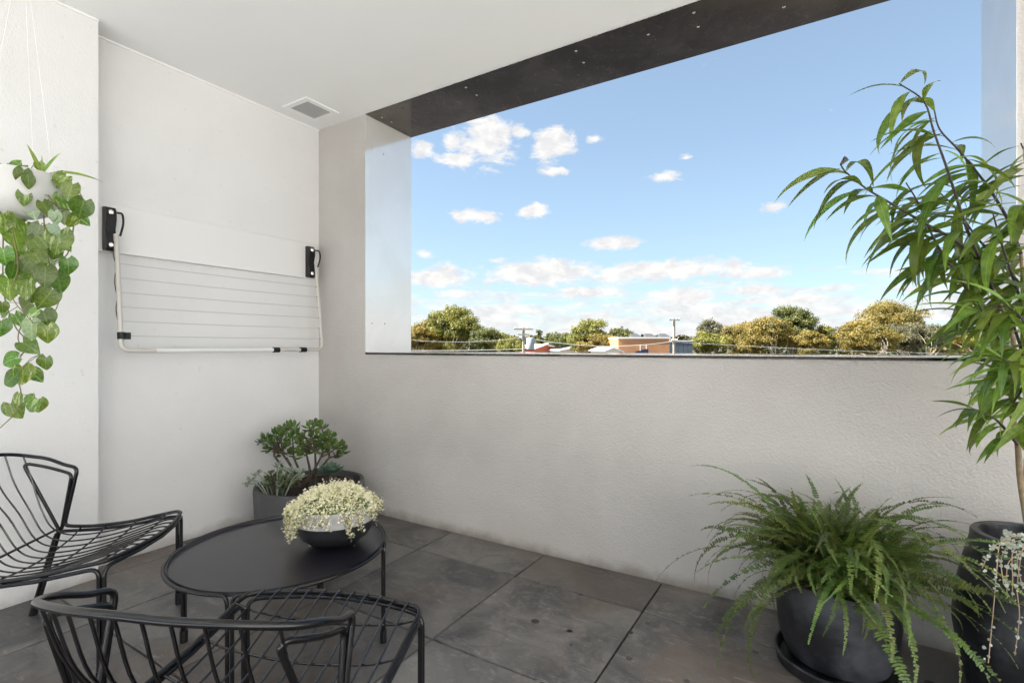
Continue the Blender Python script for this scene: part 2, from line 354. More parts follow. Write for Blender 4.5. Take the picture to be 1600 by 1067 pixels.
def screw(p, n, r=.006):
    r *= 1.25; n = Vector(n); a = n.orthogonal().normalized(); b = n.cross(a); mb = MB()
    vs = [Vector(p) + (a * math.cos(t) + b * math.sin(t)) * q + n * h for q, h in ((r, 0), (r * .7, .0025), (r * .25, .0028)) for t in [i * math.pi / 5 for i in range(10)]]
    mb.add(vs, [(i * 10 + k, i * 10 + (k + 1) % 10, i * 10 + 10 + (k + 1) % 10, i * 10 + 10 + k) for i in range(2) for k in range(10)] + [tuple(range(20, 30))]); return mb
for px, py in ((728, 136), (745, 148), (900, 79), (912, 97), (1013, 53), (1084, 19), (1091, 41), (1225, 10), (597, 183), (612, 190)):
    p = PZ(px, py, CH) ; screw((p.x, min(max(p.y, FY + .02), OY), CH - .0041), (0, 0, -1)).build('screw', M['screw'], sr)
for px, py in ((581, 233), (599, 241), (581, 505), (601, 506)):
    p = PX(px, py, OX0); screw((OX0 + .0002, p.y, p.z), (1, 0, 0), .005).build('screw', M['screw'], sr)

# exhaust vent in the ceiling
vx0, vx1, vy0, vy1 = -3.030, -2.782, 2.058, 2.312
ve = empty('ceiling_vent', ((vx0 + vx1) / 2, (vy0 + vy1) / 2, CH), 'square white exhaust vent with dark eggcrate grille in the ceiling corner', 'vent')
b_ = .036; mb = MB(); z0, z1 = CH - .008, CH - .0005
mb.box(vx0, vy0, z0, vx1, vy0 + b_, z1).box(vx0, vy1 - b_, z0, vx1, vy1, z1).box(vx0, vy0 + b_, z0, vx0 + b_, vy1 - b_, z1).box(vx1 - b_, vy0 + b_, z0, vx1, vy1 - b_, z1)
mb.build('frame', M['trimw'], ve, False)
MB().box(vx0 + b_, vy0 + b_, CH - .002, vx1 - b_, vy1 - b_, CH - .001).build('backing', M['dark'], ve, False)
mb = MB(); n = 15
for i in range(1, n):
    t = vx0 + b_ + (vx1 - vx0 - 2 * b_) * i / n; mb.box(t - .0018, vy0 + b_, CH - .0072, t + .0018, vy1 - b_, CH - .003)
    t = vy0 + b_ + (vy1 - vy0 - 2 * b_) * i / n; mb.box(vx0 + b_, t - .0018, CH - .0070, vx1 - b_, t + .0018, CH - .0032)
mb.build('grille', mat('vent_grey', (.45, .45, .44), .5), ve, False)

# ------------------------------------------------------------------ folding clothes airer on the left wall
ca = empty('clothes_airer', (LX, 1.7, 1.1), 'beige folding wall mounted clothes airer with cords and black brackets', 'clothes line')
MB().bbox(LX, 1.062, 1.612, LX + .028, 2.385, 1.850, .003).build('wall_panel', M['colorbond'], ca, False)
MB().box(LX, 1.062, 1.602, LX + .034, 2.385, 1.6118).build('panel_lip', M['colorbond'], ca, False)
for yy in (1.13, 2.315):
    mb = MB(); x0 = LX + .028
    prof = [(-.105, .0), (-.11, .04), (-.09, .052), (-.03, .045), (0.0, .036), (.05, .05), (.09, .05), (.112, .034), (.115, 0)]
    n = len(prof)
    vs = [(x0 + x, yy + s * .022, 1.712 + z) for s in (-1, 1) for z, x in prof]
    mb.add(vs, [tuple(range(n - 1, -1, -1)), tuple(range(n, 2 * n))] + [(i, (i + 1) % n, n + (i + 1) % n, n + i) for i in range(n)])
    b = mb.build('bracket', M['blackp'], ca)
    MB().tube(cat_rom([(x0 + .045, yy + .028, 1.80), (x0 + .075, yy + .036, 1.79), (x0 + .085, yy + .036, 1.74), (x0 + .066, yy + .03, 1.68)], 5), .005, 8).build('lever', M['blackp'], b)
    for dz in (.085, -.08): screw((x0 + .052, yy - .004, 1.712 + dz), (1, -.4, 0), .010).build('bolt', M['screw'], b)
ax = lambda z: LX + .075 + (1.69 - z) * .115
yl, yr = 1.150, 2.345
pts = fillet([(ax(1.69), yl, 1.69), (ax(1.097), yl - .004, 1.097), (ax(1.097), yr, 1.097), (ax(1.69), yr, 1.69)], .045, 8)
MB().tube(pts, .0115, 12).build('frame', M['alu'], ca)
MB().tube([(ax(1.097), 1.30, 1.097), (ax(1.097), 2.0, 1.097)], .0135, 12).build('sleeve', mat('white_tube', (.72, .72, .70), .3, coat=.3), ca)
for i in range(6):
    z = 1.54 - .0735 * i; x = ax(z)
    MB().tube([(x, yl, z), (x, (yl + yr) / 2, z - .002), (x, yr, z)], .0022, 6).build('cord', M['cordg'], ca)
    MB().tube([(x + .001, yr - .013, z), (x + .001, yr - .010, z)], .004, 8).build('eyelet', M['blackp'], ca)
for yy in (1.99, 2.19): MB().tube([(ax(1.097), yy - .022, 1.097), (ax(1.097), yy + .022, 1.097)], .0175, 12).build('clip', M['blackp'], ca)
MB().tube([(ax(1.19), yl, 1.19), (ax(1.155), yl, 1.155)], .0175, 12).box(ax(1.17) - .004, yl + .01, 1.155, ax(1.17) + .004, yl + .04, 1.19).build('clip', M['blackp'], ca)
for z in (1.60, 1.44, 1.30):
    MB().tube(cat_rom([(ax(z + .05), yl - .012, z + .05), (ax(z) , yl - .017, z), (ax(z - .05), yl - .012, z - .05)], 4), .0022, 6).build('cord_slot', M['soil'], ca)

# ------------------------------------------------------------------ wire lounge chairs
def make_chair(label):
    w = .265; t = empty('lounge_chair', (0, 0, 0), label, 'chair', 'black wire lounge chairs')
    kids = []
    def part(mb, name, m='black', parent=t):
        o = mb.build(name, M[m], parent); KIDS.setdefault(parent.name, []).append(o); return o
    rf = .0072
    fy = lambda x: .052 * (1 - (x / w) ** 2)
    rail = [(.270, -.405, .606), (.276, -.455, .620), (.273, -.512, .646), (.250, -.562, .664), (.20, -.605, .683), (.10, -.642, .699), (0, -.650, .704)]
    # one bent rod: front edge, seat side, wing and top rail, both sides
    half = [(0, fy(0), .403)] + [(x, fy(x), .403) for x in (.08, .15, .205)]
    side = [(w, .0, .403), (w, -.09, .388), (w, -.20, .368), (w, -.33, .358), (w, -.43, .362)]
    a = cat_rom(half + [(w - .018, .008, .403), (w, -.022, .400)] + side[1:], 6)
    full = fillet(a[:-1] + [Vector((w, -.447, .366)), Vector((.270, -.400, .605))] + [Vector(p) for p in cat_rom(rail, 6)][5:], [0] * (len(a) - 2) + [.022, .024] + [0] * 40, 6)
    mir = [Vector((-p.x, p.y, p.z)) for p in full]
    loop = full + mir[::-1][1:-1]
    part(MB().tube(loop, rf, 10, True), 'seat_frame')
    def railpt(x):
        pr = cat_rom(rail, 10)
        for p, q in zip(pr[3:], pr[4:]):
            if q.x <= x <= p.x: f = (p.x - x) / max(1e-6, p.x - q.x); return p.lerp(q, f)
        return pr[-1]
    for s in (-1, 1):
        L = [(s * (w - .012), -.452, .345), (s * (w - .004), -.425, .60), (s * .262, -.50, .628), (s * .275, -.555, .640), (s * .235, -.603, .655), (s * (w - .008), -.456, .345)]
        tri = fillet([Vector((s * (w - .001), -.456, .352)), Vector((s * .260, -.416, .582)), Vector((s * .264, -.46, .597)), Vector((s * .259, -.512, .617)), Vector((s * .226, -.574, .642)), Vector((s * (w + .001), -.468, .35))], [.02, .03, .05, .028], 6)
        part(MB().tube(tri, .0065, 10), 'wing_loop')
    # seat wires running front to back
    for i in range(11):
        x = -.22 + .044 * i; q = 1 - (x / w) ** 2; rp = railpt(abs(x) * 1.07); tx = math.copysign(rp.x, x) if abs(x) > 1e-6 else 0
        pth = [(x, fy(x), .410), (x, fy(x) - .035, .408), (x, -.08, .395 - .018 * q), (x, -.19, .368 - .028 * q), (x, -.30, .352 - .034 * q), (x, -.40, .352 - .036 * q), (x, -.465, .385 - .034 * q),
               (x + (tx - x) * .3, -.50 - .03 * q, .46), (x + (tx - x) * .7, rp.y * .94 - .0, .57), (tx, rp.y, rp.z - .0)]
        part(MB().tube(cat_rom(pth, 5), .0031, 7), 'seat_wire', 'wire')
    for yy, zz, dd in ((-.05, .392, .022), (-.17, .365, .030), (-.29, .346, .036), (-.385, .345, .038)):
        part(MB().tube(cat_rom([(-w, yy, zz + .008), (-w * .7, yy, zz - dd * .5), (0, yy, zz - dd), (w * .7, yy, zz - dd * .5), (w, yy, zz + .008)], 5), .0032, 7), 'cross_wire', 'wire')
    part(MB().tube([(-w, -.452, .362), (w, -.452, .362)], .0048, 8), 'cross_bar')
    # leg frames: rod pairs that bend into the rails under the seat edge
    fr = fillet([Vector((-w - .001, .003, .30)), Vector((-w - .001, .003, .386))] + [Vector((x, fy(x) + .001, .388)) for x in (-.2, -.12, 0, .12, .2)] + [Vector((w + .001, .003, .386)), Vector((w + .001, .003, .30))], [.035, .0, 0, 0, 0, 0, .035], 6)
    part(MB().tube(fr, .0068, 10), 'front_rail')
    for s in (-1, 1):
        sr_ = fillet([(s * (w + .001), -.0125, .30), (s * (w + .001), -.0125, .384), (s * w, -.2, .352), (s * w, -.33, .342), (s * w, -.474, .342), (s * w, -.487, .30)], [.035, .0, 0, .02], 6)
        part(MB().tube(sr_, .0068, 10), 'side_rail')
        o = part(MB().tube([(s * (w + .001), .003, 0.004), (s * (w + .001), .003, .302)], .0069, 10).tube([(s * (w + .001), -.0125, 0.004), (s * (w + .001), -.0125, .302)], .0069, 10), 'leg')
        part(MB().tube([(s * (w + .001), -.005, 0), (s * (w + .001), -.005, .045)], .0155, 12), 'foot', 'blackp', o)
        o = part(MB().tube([(s * w, -.553, .004), (s * w, -.462, .352)], .0069, 10).tube([(s * w, -.569, .004), (s * w, -.484, .312)], .0069, 10), 'leg')
        part(MB().tube([(s * w, -.563, 0), (s * w, -.553, .035)], .0155, 12), 'foot', 'blackp', o)
    return t
c1 = make_chair('black wire lounge chair at left, its near front leg standing behind the other chair')
c2 = copy_tree(c1); c2['label'] = 'nearest black wire lounge chair, seen from behind in front of the round table'
c1.location = (-2.212, .930, 0); c1.rotation_euler = (0, 0, R(-49.2))
c2.location = (-1.1755, .951, 0); c2.rotation_euler = (0, 0, R(21.7))

# ------------------------------------------------------------------ round coffee table
TC = Vector((-1.742, 1.189, 0)); TR = .378; TH = .365
ct = empty('coffee_table', TC, 'low round coffee table with dark grey tray top and black rod legs', 'table')
M['tray'] = mat('tray_powder_coat', (.008, .009, .015), .30, var=None, c2=(.028, .024, .027), vscale=3, vdet=3, spec=.5, rvar=.12)
MB().lathe([(0, TH - .008), (TR - .016, TH - .008), (TR - .012, TH - .004), (TR - .011, TH + .003), (TR - .008, TH + .003), (TR - .007, TH - .012), (0, TH - .012)], TC, 96).build('table_top', M['tray'], ct)
angs = [math.atan2(p[1] - TC.y, p[0] - TC.x) for p in ((-1.412, 1.39), (-1.943, 1.51), (-2.071, .988), (-1.54, .87))]
rr = TR + .001
for i in range(4):
    a0 = angs[i]; a1 = angs[(i + 1) % 4]
    while a1 < a0: a1 += 2 * math.pi
    e = .020; pts = [Vector((TC.x + rr * math.cos(a), TC.y + rr * math.sin(a), TH - .004)) for a in [a0 + e + (a1 - a0 - 2 * e) * k / 26 for k in range(27)]]
    p0 = pts[0] - Vector((0, 0, .09)); p1 = pts[-1] - Vector((0, 0, .09))
    path = fillet([p0, pts[0]] + pts[2:-2] + [pts[-1], p1], [.035] + [0] * 23 + [.035], 6)
    MB().tube(path, .0062, 10).build('rail', M['black'], ct)
for a in angs:
    mb = MB()
    for e in (-.020, .020): mb.tube([(TC.x + rr * math.cos(a + e), TC.y + rr * math.sin(a + e), .004), (TC.x + rr * math.cos(a + e), TC.y + rr * math.sin(a + e), TH - .092)], .0063, 10)
    o = mb.build('leg', M['black'], ct)
    MB().tube([(TC.x + rr * math.cos(a), TC.y + rr * math.sin(a), 0), (TC.x + rr * math.cos(a), TC.y + rr * math.sin(a), .045)], .014, 12).build('foot', M['blackp'], o)

# ------------------------------------------------------------------ leaf tools
def leaf_mesh(name, L, Wd, m, n=8, droop=.6, fold=.25, peak=.45, twist=0, heart=False, tip=1.6, cup=0):
    vs = []; fs = []; x = z = 0; ang = 0; seg = L / n
    for i in range(n + 1):
        t = i / n
        if heart:
            tt = t * 2 * .5
            wd = Wd * max(0, math.sin(math.pi * min(1, (t * .97 + .03) ** .62))) ** .85
            wd = max(wd, .0006)
        else:
            a = peak / (1 - peak); b = 1.0 * tip
            wd = Wd * ((t / peak) ** .75 if t < peak else max(0, (1 - ((t - peak) / (1 - peak)) ** tip))) ; wd = max(wd, .0006)
        fo = fold * wd; back = (Wd * .50 * max(0, 1 - t / .35) ** 1.3) if heart else 0
        tw = twist * t
        for s in (-1, 0, 1):
            yy = s * wd; zz = abs(s) * fo - cup * wd * abs(s)
            vs.append((x - (back * abs(s)), yy * math.cos(tw) - zz * math.sin(tw), z + zz * math.cos(tw) + yy * math.sin(tw)))
        ang -= droop / n; x += seg * math.cos(ang); z += seg * math.sin(ang)
    for i in range(n):
        for s in (0, 1): fs.append((i * 3 + s, i * 3 + s + 3, i * 3 + s + 4, i * 3 + s + 1))
    mb = MB(); mb.add(vs, fs); me = mb.mesh(name, m, smooth=False); me.polygons.foreach_set('use_smooth', [True] * len(fs)); return me
def frame_of(pos, d, up, sc=1, scv=None):
    d = Vector(d).normalized(); up = Vector(up); y = up.cross(d); y = y.normalized() if y.length > 1e-4 else d.orthogonal().normalized(); z = d.cross(y)
    m = Matrix((d, y, z)).transposed().to_4x4()
    return Matrix.Translation(pos) @ m @ Matrix.Diagonal((sc, sc, sc, 1) if scv is None else (*scv, 1))
def leafmat(name, base, edge=None, rough=.35, objvar=.3, trans=.25, vein=None, pat=None, vs=3):
    m = bpy.data.materials.new(name); m.use_nodes = True; T = NT(m.node_tree); b = T.n['Principled BSDF']
    tc = T.node('ShaderNodeTexCoord'); g = tc.outputs['Generated']; sp = T.node('ShaderNodeSeparateXYZ'); T.l.new(g, sp.inputs[0])
    oi = T.node('ShaderNodeObjectInfo').outputs['Random']
    mid = T.math('ABSOLUTE', T.math('SUBTRACT', sp.outputs[1], .5))
    col = (*base, 1)
    if edge: col = T.mix(T.smooth(T.noise(tc.outputs['Object'], vs * 3, 3, .6), .35, .65), col, (*edge, 1))
    if pat:   # pale streaks along the middle, different on every leaf
        cb = T.node('ShaderNodeCombineXYZ'); T.l.new(T.math('MULTIPLY', sp.outputs[0], .6), cb.inputs[0]); T.l.new(T.math('MULTIPLY', sp.outputs[1], 2.2), cb.inputs[1]); T.l.new(T.math('MULTIPLY', oi, 20), cb.inputs[2])
        col = T.mix(T.math('MULTIPLY', T.smooth(T.noise(cb.outputs[0], 2.6, 3, .6), .52, .60), T.math('MULTIPLY', T.smooth(oi, .35, .6), .55)), col, (*pat, 1))
    if vein: col = T.mix(T.math('MULTIPLY', T.smooth(mid, .035, .012), .6), col, (*vein, 1))
    hs = T.node('ShaderNodeHueSaturation'); T.l.new(T.math('ADD', T.math('MULTIPLY', oi, objvar * 2), 1 - objvar), hs.inputs['Value'])
    T.l.new(T.math('ADD', T.math('MULTIPLY', T.math('FRACT', T.math('MULTIPLY', oi, 7.13)), .05), .475), hs.inputs['Hue']); T.put(hs.inputs['Color'], col); col = hs.outputs[0]
    T.l.new(col, b.inputs['Base Color']); b.inputs['Roughness'].default_value = rough; b.inputs['Specular IOR Level'].default_value = .5
    tr = T.node('ShaderNodeBsdfTranslucent'); T.l.new(T.mix(1.0, col, (2.0, 2.0, 1.0, 1), 'MULTIPLY'), tr.inputs[0])
    ms = T.node('ShaderNodeMixShader'); ms.inputs[0].default_value = trans
    T.l.new(b.outputs[0], ms.inputs[1]); T.l.new(tr.outputs[0], ms.inputs[2]); T.l.new(ms.outputs[0], T.n['Material Output'].inputs[0]); return m
def joined(items, name, mats, parent):      # many small pieces as one part
    V = []; Fc = []; Mi = []
    for me, mx in items:
        b = len(V); V.extend([tuple(mx @ v.co) for v in me.vertices]); Fc.extend([tuple(i + b for i in p.vertices) for p in me.polygons]); Mi.extend([p.material_index for p in me.polygons])
    m2 = bpy.data.meshes.new(name); m2.from_pydata(V, [], Fc)
    for m in mats: m2.materials.append(m)
    m2.polygons.foreach_set('material_index', Mi); m2.polygons.foreach_set('use_smooth', [True] * len(Fc)); m2.update()
    o = link(name, m2, parent); o['kind'] = 'stuff'; return o
def rnd(a, b): return random.uniform(a, b)
def rvec(s=1): return Vector((rnd(-s, s), rnd(-s, s), rnd(-s, s)))
toC = lambda p: (Vector((0, 0, EYE)) - Vector(p)).normalized()
IR = Vector((CY, SY, 0)); IF = Vector((-SY, CY, 0))     # picture right / into the picture

# ------------------------------------------------------------------ hanging heart-leaf philodendron
HD = 1.65; HC = P(36, 300, HD)
hp = empty('hanging_pot', (HC.x, HC.y, HC.z - .08), 'small white round pot hanging on thin wires at the left edge', 'plant pot')
M['white'] = mat('white_glaze', (.52, .52, .50), .5, coat=.0)
MB().lathe([(0, -.085), (.035, -.083), (.066, -.068), (.090, -.040), (.102, -.005), (.102, .03), (.094, .058), (.088, .060), (.086, .045), (0, .043)], HC, 40).build('pot_body', M['white'], hp)
for a in (.5, 2.6, 4.7):
    MB().tube([(HC.x + .1 * math.cos(a), HC.y + .1 * math.sin(a), HC.z + .06), (HC.x, HC.y, CH - .25), (HC.x, HC.y, CH - .001)], .0009, 5).build('hanging_wire', M['cord'], hp)
ph = empty('trailing_philodendron', (HC.x, HC.y, HC.z + .05), 'trailing heart leaf vine spilling from the white hanging pot', 'plant')
M['phil'] = leafmat('philodendron_leaf', (.055, .12, .022), (.125, .20, .028), .32, .35, .28, (.22, .34, .10), (.42, .50, .28))
M['philw'] = leafmat('philodendron_pale', (.20, .28, .17), (.30, .37, .26), .35, .2, .28, (.4, .5, .3))
M['stem'] = mat('vine_stem', (.16, .15, .05), .6)
M['stemb'] = mat('brown_stem', (.10, .06, .035), .7, var=.4, vscale=60)
hl = [leaf_mesh('heart_leaf', 1.0, .42 + .03 * i, M['phil'], 13, .25 + .25 * i, .12 + .1 * i, heart=True, cup=.1 * (i % 2), twist=.2 * (i - 1)) for i in range(3)]
hlw = [leaf_mesh('heart_leaf', 1.0, .40, M['philw'], 9, .5, .25, heart=True)]
lst = [(10, 250, 110, -60), (50, 355, 100, -70), (75, 200, 55, -40), (130, 230, 62, -20), (105, 265, 75, -75, 1), (232, 212, 58, -115), (195, 245, 50, -100), (155, 270, 52, -60), (270, 275, 70, -110), (185, 300, 45, -80, 1), (213, 300, 52, -95, 1),
       (240, 312, 50, -120), (182, 342, 42, -70, 1), (195, 378, 85, -100), (122, 355, 72, -115, 1), (130, 395, 60, -50), (15, 432, 60, -80), (50, 430, 45, -90), (80, 465, 70, -125), (130, 440, 62, -60), (165, 455, 50, -85, 1), (230, 463, 55, -80),
       (30, 535, 80, -85), (105, 490, 60, -70), (150, 495, 70, -95), (200, 515, 75, -70), (85, 540, 65, -100), (150, 570, 80, -130), (75, 600, 75, -150), (60, 640, 50, -60), (155, 638, 65, -70), (108, 675, 70, -80, 1), (160, 688, 62, -85),
       (5, 670, 55, -90), (100, 728, 60, -30), (28, 775, 62, -160), (150, 788, 48, -100), (80, 825, 65, -80), (33, 838, 72, -150), (100, 925, 66, -130), (132, 928, 48, -85), (8, 600, 40, -90), (218, 385, 55, -80), (60, 300, 60, -100), (15, 215, 60, -80), (60, 210, 45, -120), (20, 180, 45, -60), (45, 235, 50, -75, 1), (25, 150, 50, -70), (75, 165, 55, -100), (50, 175, 48, -50), (95, 180, 45, -85), (5, 205, 60, -60), (80, 235, 50, -90), (30, 250, 55, -110), (20, 310, 60, -70), (105, 560, 50, -80), (45, 480, 55, -100), (180, 420, 50, -120)]
strands = [[(100, 140), (140, 250), (150, 350), (170, 480), (200, 560), (160, 660), (140, 700)], [(40, 140), (20, 250), (10, 400), (15, 560), (50, 660), (90, 720), (50, 800), (70, 880), (60, 940), (0, 1000)],
           [(180, 170), (240, 260), (245, 330), (225, 420), (180, 445), (230, 445), (215, 490)], [(70, 130), (80, 300), (95, 420), (105, 560), (60, 700), (110, 740), (150, 770)], [(20, 190), (40, 330), (60, 460), (40, 560), (110, 650)],
           [(120, 160), (190, 260), (260, 270), (285, 250)], [(0, 120), (30, 180), (40, 260), (0, 350)]]
def cp(x, y, d): return P(x / 2.134, 200 + y / 2.134, d)
spts = []
for si, st in enumerate(strands):
    off = rnd(-.08, .06); p = cat_rom([cp(x, y, HD + off * min(1, i / 2) + rnd(-.02, .02)) for i, (x, y) in enumerate(st)], 8)
    MB().tube(p, [.0026 - .0012 * i / len(p) for i in range(len(p))], 6).build('vine', M['stem'], ph); spts += p
full = [(a[0], a[1], a[2], a[3], len(a) > 4) for a in lst]
for k in range(24):
    p = random.choice(spts); q = p + rvec(.035); full.append((None, q, rnd(34, 66), rnd(-150, -30), random.random() < .08))
W0 = Vector((HC.x, HC.y, HC.z + .05))
for a in full:
    if a[0] is None: c = a[1] + IF * .02
    else: c = cp(a[0], a[1], HD - rnd(-.02, .08))
    an = R(a[3]); L = a[2] / 2.134 / F * HD * .98
    d = (IR * math.cos(an) + Vector((0, 0, 1)) * math.sin(an) + toC(c) * rnd(-.25, .35)).normalized()
    nrm = toC(c) + Vector((0, 0, .5)) + rvec(.45)
    base = c - d * L * .45
    me = random.choice(hlw if a[4] else hl)
    link('leaf', me, ph, frame_of(base - W0, d, nrm, L))
    near = min(spts, key=lambda s: (s - base).length)
    if (near - base).length < .12: MB().tube([near, near.lerp(base, .5) + Vector((0, 0, .008)), base], .0011, 5).build('petiole', M['stem'], ph)
M['spider'] = leafmat('spider_leaf', (.20, .30, .05), (.14, .24, .04), .35, .15, .3, (.5, .55, .25))
spm = leaf_mesh('strap_leaf', 1.0, .055, M['spider'], 10, .5, .3, .35, tip=1.8); spm2 = leaf_mesh('strap_leaf', 1.0, .045, M['spider'], 10, 1.0, .3, .35, tip=1.8)
sp_ = empty('spider_plant', cp(140, 160, HD), 'small spider plant with pointed lime leaves on top of the hanging pot', 'plant')
b0 = cp(140, 160, HD); 
for (x, y, me, L) in ((85, 40, spm, 1), (185, 85, spm, 1), (290, 136, spm2, 1.05), (140, 95, spm, 1), (200, 190, spm2, 1)):
    q = cp(x, y, HD - .03); d = q - b0; link('leaf', me, sp_, frame_of(Vector((0, 0, 0)), d + Vector((0, 0, .25 * d.length)), (toC(b0) + Vector((0, 0, 1))) , d.length * L))

# ------------------------------------------------------------------ corner planter with succulents
CP = Vector((-2.735, 2.055, 0)); CR = .325; CHH = .270
M['conc'] = mat('grey_fibre_cement', (.115, .112, .112), .75, c2=(.075, .073, .075), vscale=4, bump=.3, bscale=90, bdist=.002)
cpn = empty('corner_planter', CP, 'wide round grey cement planter in the corner behind the table', 'plant pot')
MB().lathe([(0, .0), (CR - .03, 0), (CR - .012, .012), (CR, CHH - .02), (CR - .004, CHH), (CR - .024, CHH), (CR - .028, CHH - .05)], CP, 72).build('pot_body', M['conc'], cpn)
mb = MB(); mb.lathe([(CR - .027, CHH - .035), (.2, CHH - .025), (.1, CHH - .02), (0, CHH - .022)], CP, 40, wob=.004); mb.build('soil', M['soil'], cpn)
SZ = CHH - .025
M['jade'] = leafmat('jade_leaf', (.060, .115, .024), (.12, .20, .04), .22, .35, .08)
M['jadest'] = mat('jade_stem', (.10, .075, .05), .75, var=.5, vscale=50, bump=.5, bscale=150)
jl = []
for i in range(3):
    mb = MB(); n = 6; vs = []; fs = []
    for k in range(n + 1):      # thick spoon-shaped leaf
        t = k / n; wd = .27 * math.sin(math.pi * min(1, t ** 1.45)) ** .75 + .035 * (1 - t); th = .065 * math.sin(math.pi * t) + .015; zz = (.10 + .1 * i) * t * t
        if k == n: wd = .02; th = .01
        for a in range(8): an = a * math.pi / 4; vs.append((t, wd * math.cos(an), zz + th * math.sin(an)))
    for k in range(n):
        for a in range(8): fs.append((k * 8 + a, k * 8 + (a + 1) % 8, k * 8 + 8 + (a + 1) % 8, k * 8 + 8 + a))
    fs.append(tuple(range(n * 8, n * 8 + 8))); mb.add(vs, fs); me = mb.mesh('jade_leaf', M['jade']); me.polygons.foreach_set('use_smooth', [True] * len(fs)); jl.append(me)
JB = Vector((-2.74, 2.03, SZ)); jp = empty('jade_plant', JB, 'jade plant with thick brown stems and glossy round leaves in the corner planter', 'plant')
def jcp(x, y, d): return P(380 + x / 4.446, 640 + y / 4.446, d)
tips = [(100, 210), (140, 190), (185, 205), (165, 265), (215, 160), (215, 230), (240, 280), (265, 190), (285, 130), (320, 110), (300, 230), (340, 180), (350, 110), (330, 290), (375, 150), (390, 230), (400, 300), (410, 190),
        (455, 110), (500, 100), (540, 105), (470, 170), (510, 165), (460, 240), (500, 250), (545, 200), (560, 270), (590, 165), (620, 185), (620, 240), (675, 245), (700, 280), (655, 305), (430, 270), (575, 230), (250, 150)]
nleaf = 0; roots = [(-.10, .02), (-.05, -.03), (0, .02), (.04, -.02), (.09, .01), (-.13, -.02)]
limb = []
for i, (sx, ty) in enumerate(((215, 320), (300, 330), (350, 330), (440, 310), (500, 300), (600, 330), (270, 300), (540, 330))):
    r0 = roots[i % 6]; b = JB + IR * (r0[0] * .5) + IF * r0[1]; e = jcp(sx, ty, 3.17 + rnd(-.12, .12)); m_ = b.lerp(e, .5) + IR * rnd(-.02, .02) - Vector((0, 0, .01))
    MB().tube(cat_rom([b, m_, e], 5), [.0105 - .005 * k / 10 for k in range(11)], 8).build('stem', M['jadest'], jp); limb.append(e)
for tx, ty in tips:
    e = jcp(tx, ty, 3.17 + rnd(-.17, .17)); a = min(limb, key=lambda q: (q - e).length); mid = a.lerp(e, .5) + rvec(.012)
    MB().tube(cat_rom([a, mid, e], 4), [.0052, .005, .0048, .0046, .0044, .004, .0036, .0034, .003], 7).build('stem', M['jadest'], jp)
    dr = ((e - mid).normalized() + Vector((0, 0, .9))).normalized(); u = dr.orthogonal().normalized(); v = dr.cross(u)
    ph0 = rnd(0, 6)
    for k in range(8):
        lvl = k // 2; an = ph0 + (k % 2) * math.pi + lvl * math.pi / 2 + rnd(-.3, .3); side = u * math.cos(an) + v * math.sin(an)
        d = side * (1.0 - .22 * (3 - lvl)* 0 - .20 * lvl) + dr * (.05 + .30 * lvl); L = rnd(.052, .068) * (1 - .12 * lvl)
        link('leaf', random.choice(jl), jp, frame_of(e - JB - dr * (.028 - .009 * lvl), d, dr, L)); nleaf += 1
# blue-green rosette
M['ros'] = leafmat('rosette_leaf', (.10, .17, .12), (.14, .21, .15), .45, .15, .05)
rl = leaf_mesh('rosette_leaf', 1.0, .17, M['ros'], 6, -.5, .5, .62, tip=2.2)
rc = jcp(605, 450, 3.08); ro = empty('succulent_rosette', rc, 'blue green pointed succulent rosette at the right of the corner planter', 'plant')
for ring, (n, el, L) in enumerate(((13, 8, .095), (12, 28, .085), (9, 50, .065), (6, 70, .045))):
    for k in range(n):
        a = 2 * math.pi * (k + .5 * ring) / n + rnd(-.1, .1); e = R(el + rnd(-6, 6)); L_ = L * rnd(.9, 1.1)
        link('leaf', rl, ro, frame_of(Vector((0, 0, .003 * ring)), (math.cos(a) * math.cos(e), math.sin(a) * math.cos(e), math.sin(e)), (0, 0, 1), L_))
MB().tube([(rc.x, rc.y, SZ - .01), (rc.x, rc.y, rc.z + .01)], .012, 8).build('stem', M['jadest'], ro)
# silver-leaved succulent leaning over the rim
M['sil'] = leafmat('silver_leaf', (.24, .30, .22), (.32, .38, .30), .6, .2, .08); M['olv'] = leafmat('olive_leaf', (.085, .12, .04), (.14, .17, .06), .4, .3, .08)
sl = leaf_mesh('spoon_leaf', 1.0, .24, M['sil'], 6, -.3, .3, .6, tip=2.4); ol = leaf_mesh('spoon_leaf', 1.0, .26, M['olv'], 6, -.2, .3, .6, tip=2.4)
SB = jcp(230, 545, 2.98); SB.z = SZ; su = empty('silver_succulent', SB, 'grey green succulent with paddle leaves leaning over the left rim of the corner planter', 'plant')
for k, (x, y, m_) in enumerate([(55, 490, 0), (95, 445, 0), (30, 515, 0), (240, 385, 0), (270, 420, 0), (305, 420, 0), (345, 425, 0), (400, 430, 0), (405, 470, 0), (330, 470, 0), (190, 440, 1), (210, 470, 1), (165, 480, 1), (240, 450, 1), (270, 480, 1), (300, 500, 1), (180, 520, 1), (225, 510, 1), (150, 510, 0), (340, 520, 1), (285, 540, 1), (250, 530, 0), (370, 490, 1)]):
    e = jcp(x, y, 2.96 + rnd(-.06, .08)); b = SB.lerp(e, .35); b.z = SZ
    MB().tube(cat_rom([b, b.lerp(e, .5) + Vector((0, 0, .03)), e], 4), .0035, 6).build('stem', M['sil'] if m_ == 0 else M['jadest'], su)
    for j in range(6):
        a = j * 1.05 + rnd(-.3, .3); d = Vector((math.cos(a), math.sin(a), rnd(.2, .9))); link('leaf', sl if m_ == 0 else ol, su, frame_of(e - SB - Vector((0, 0, .004 * j)), d, (0, 0, 1), rnd(.032, .048)))

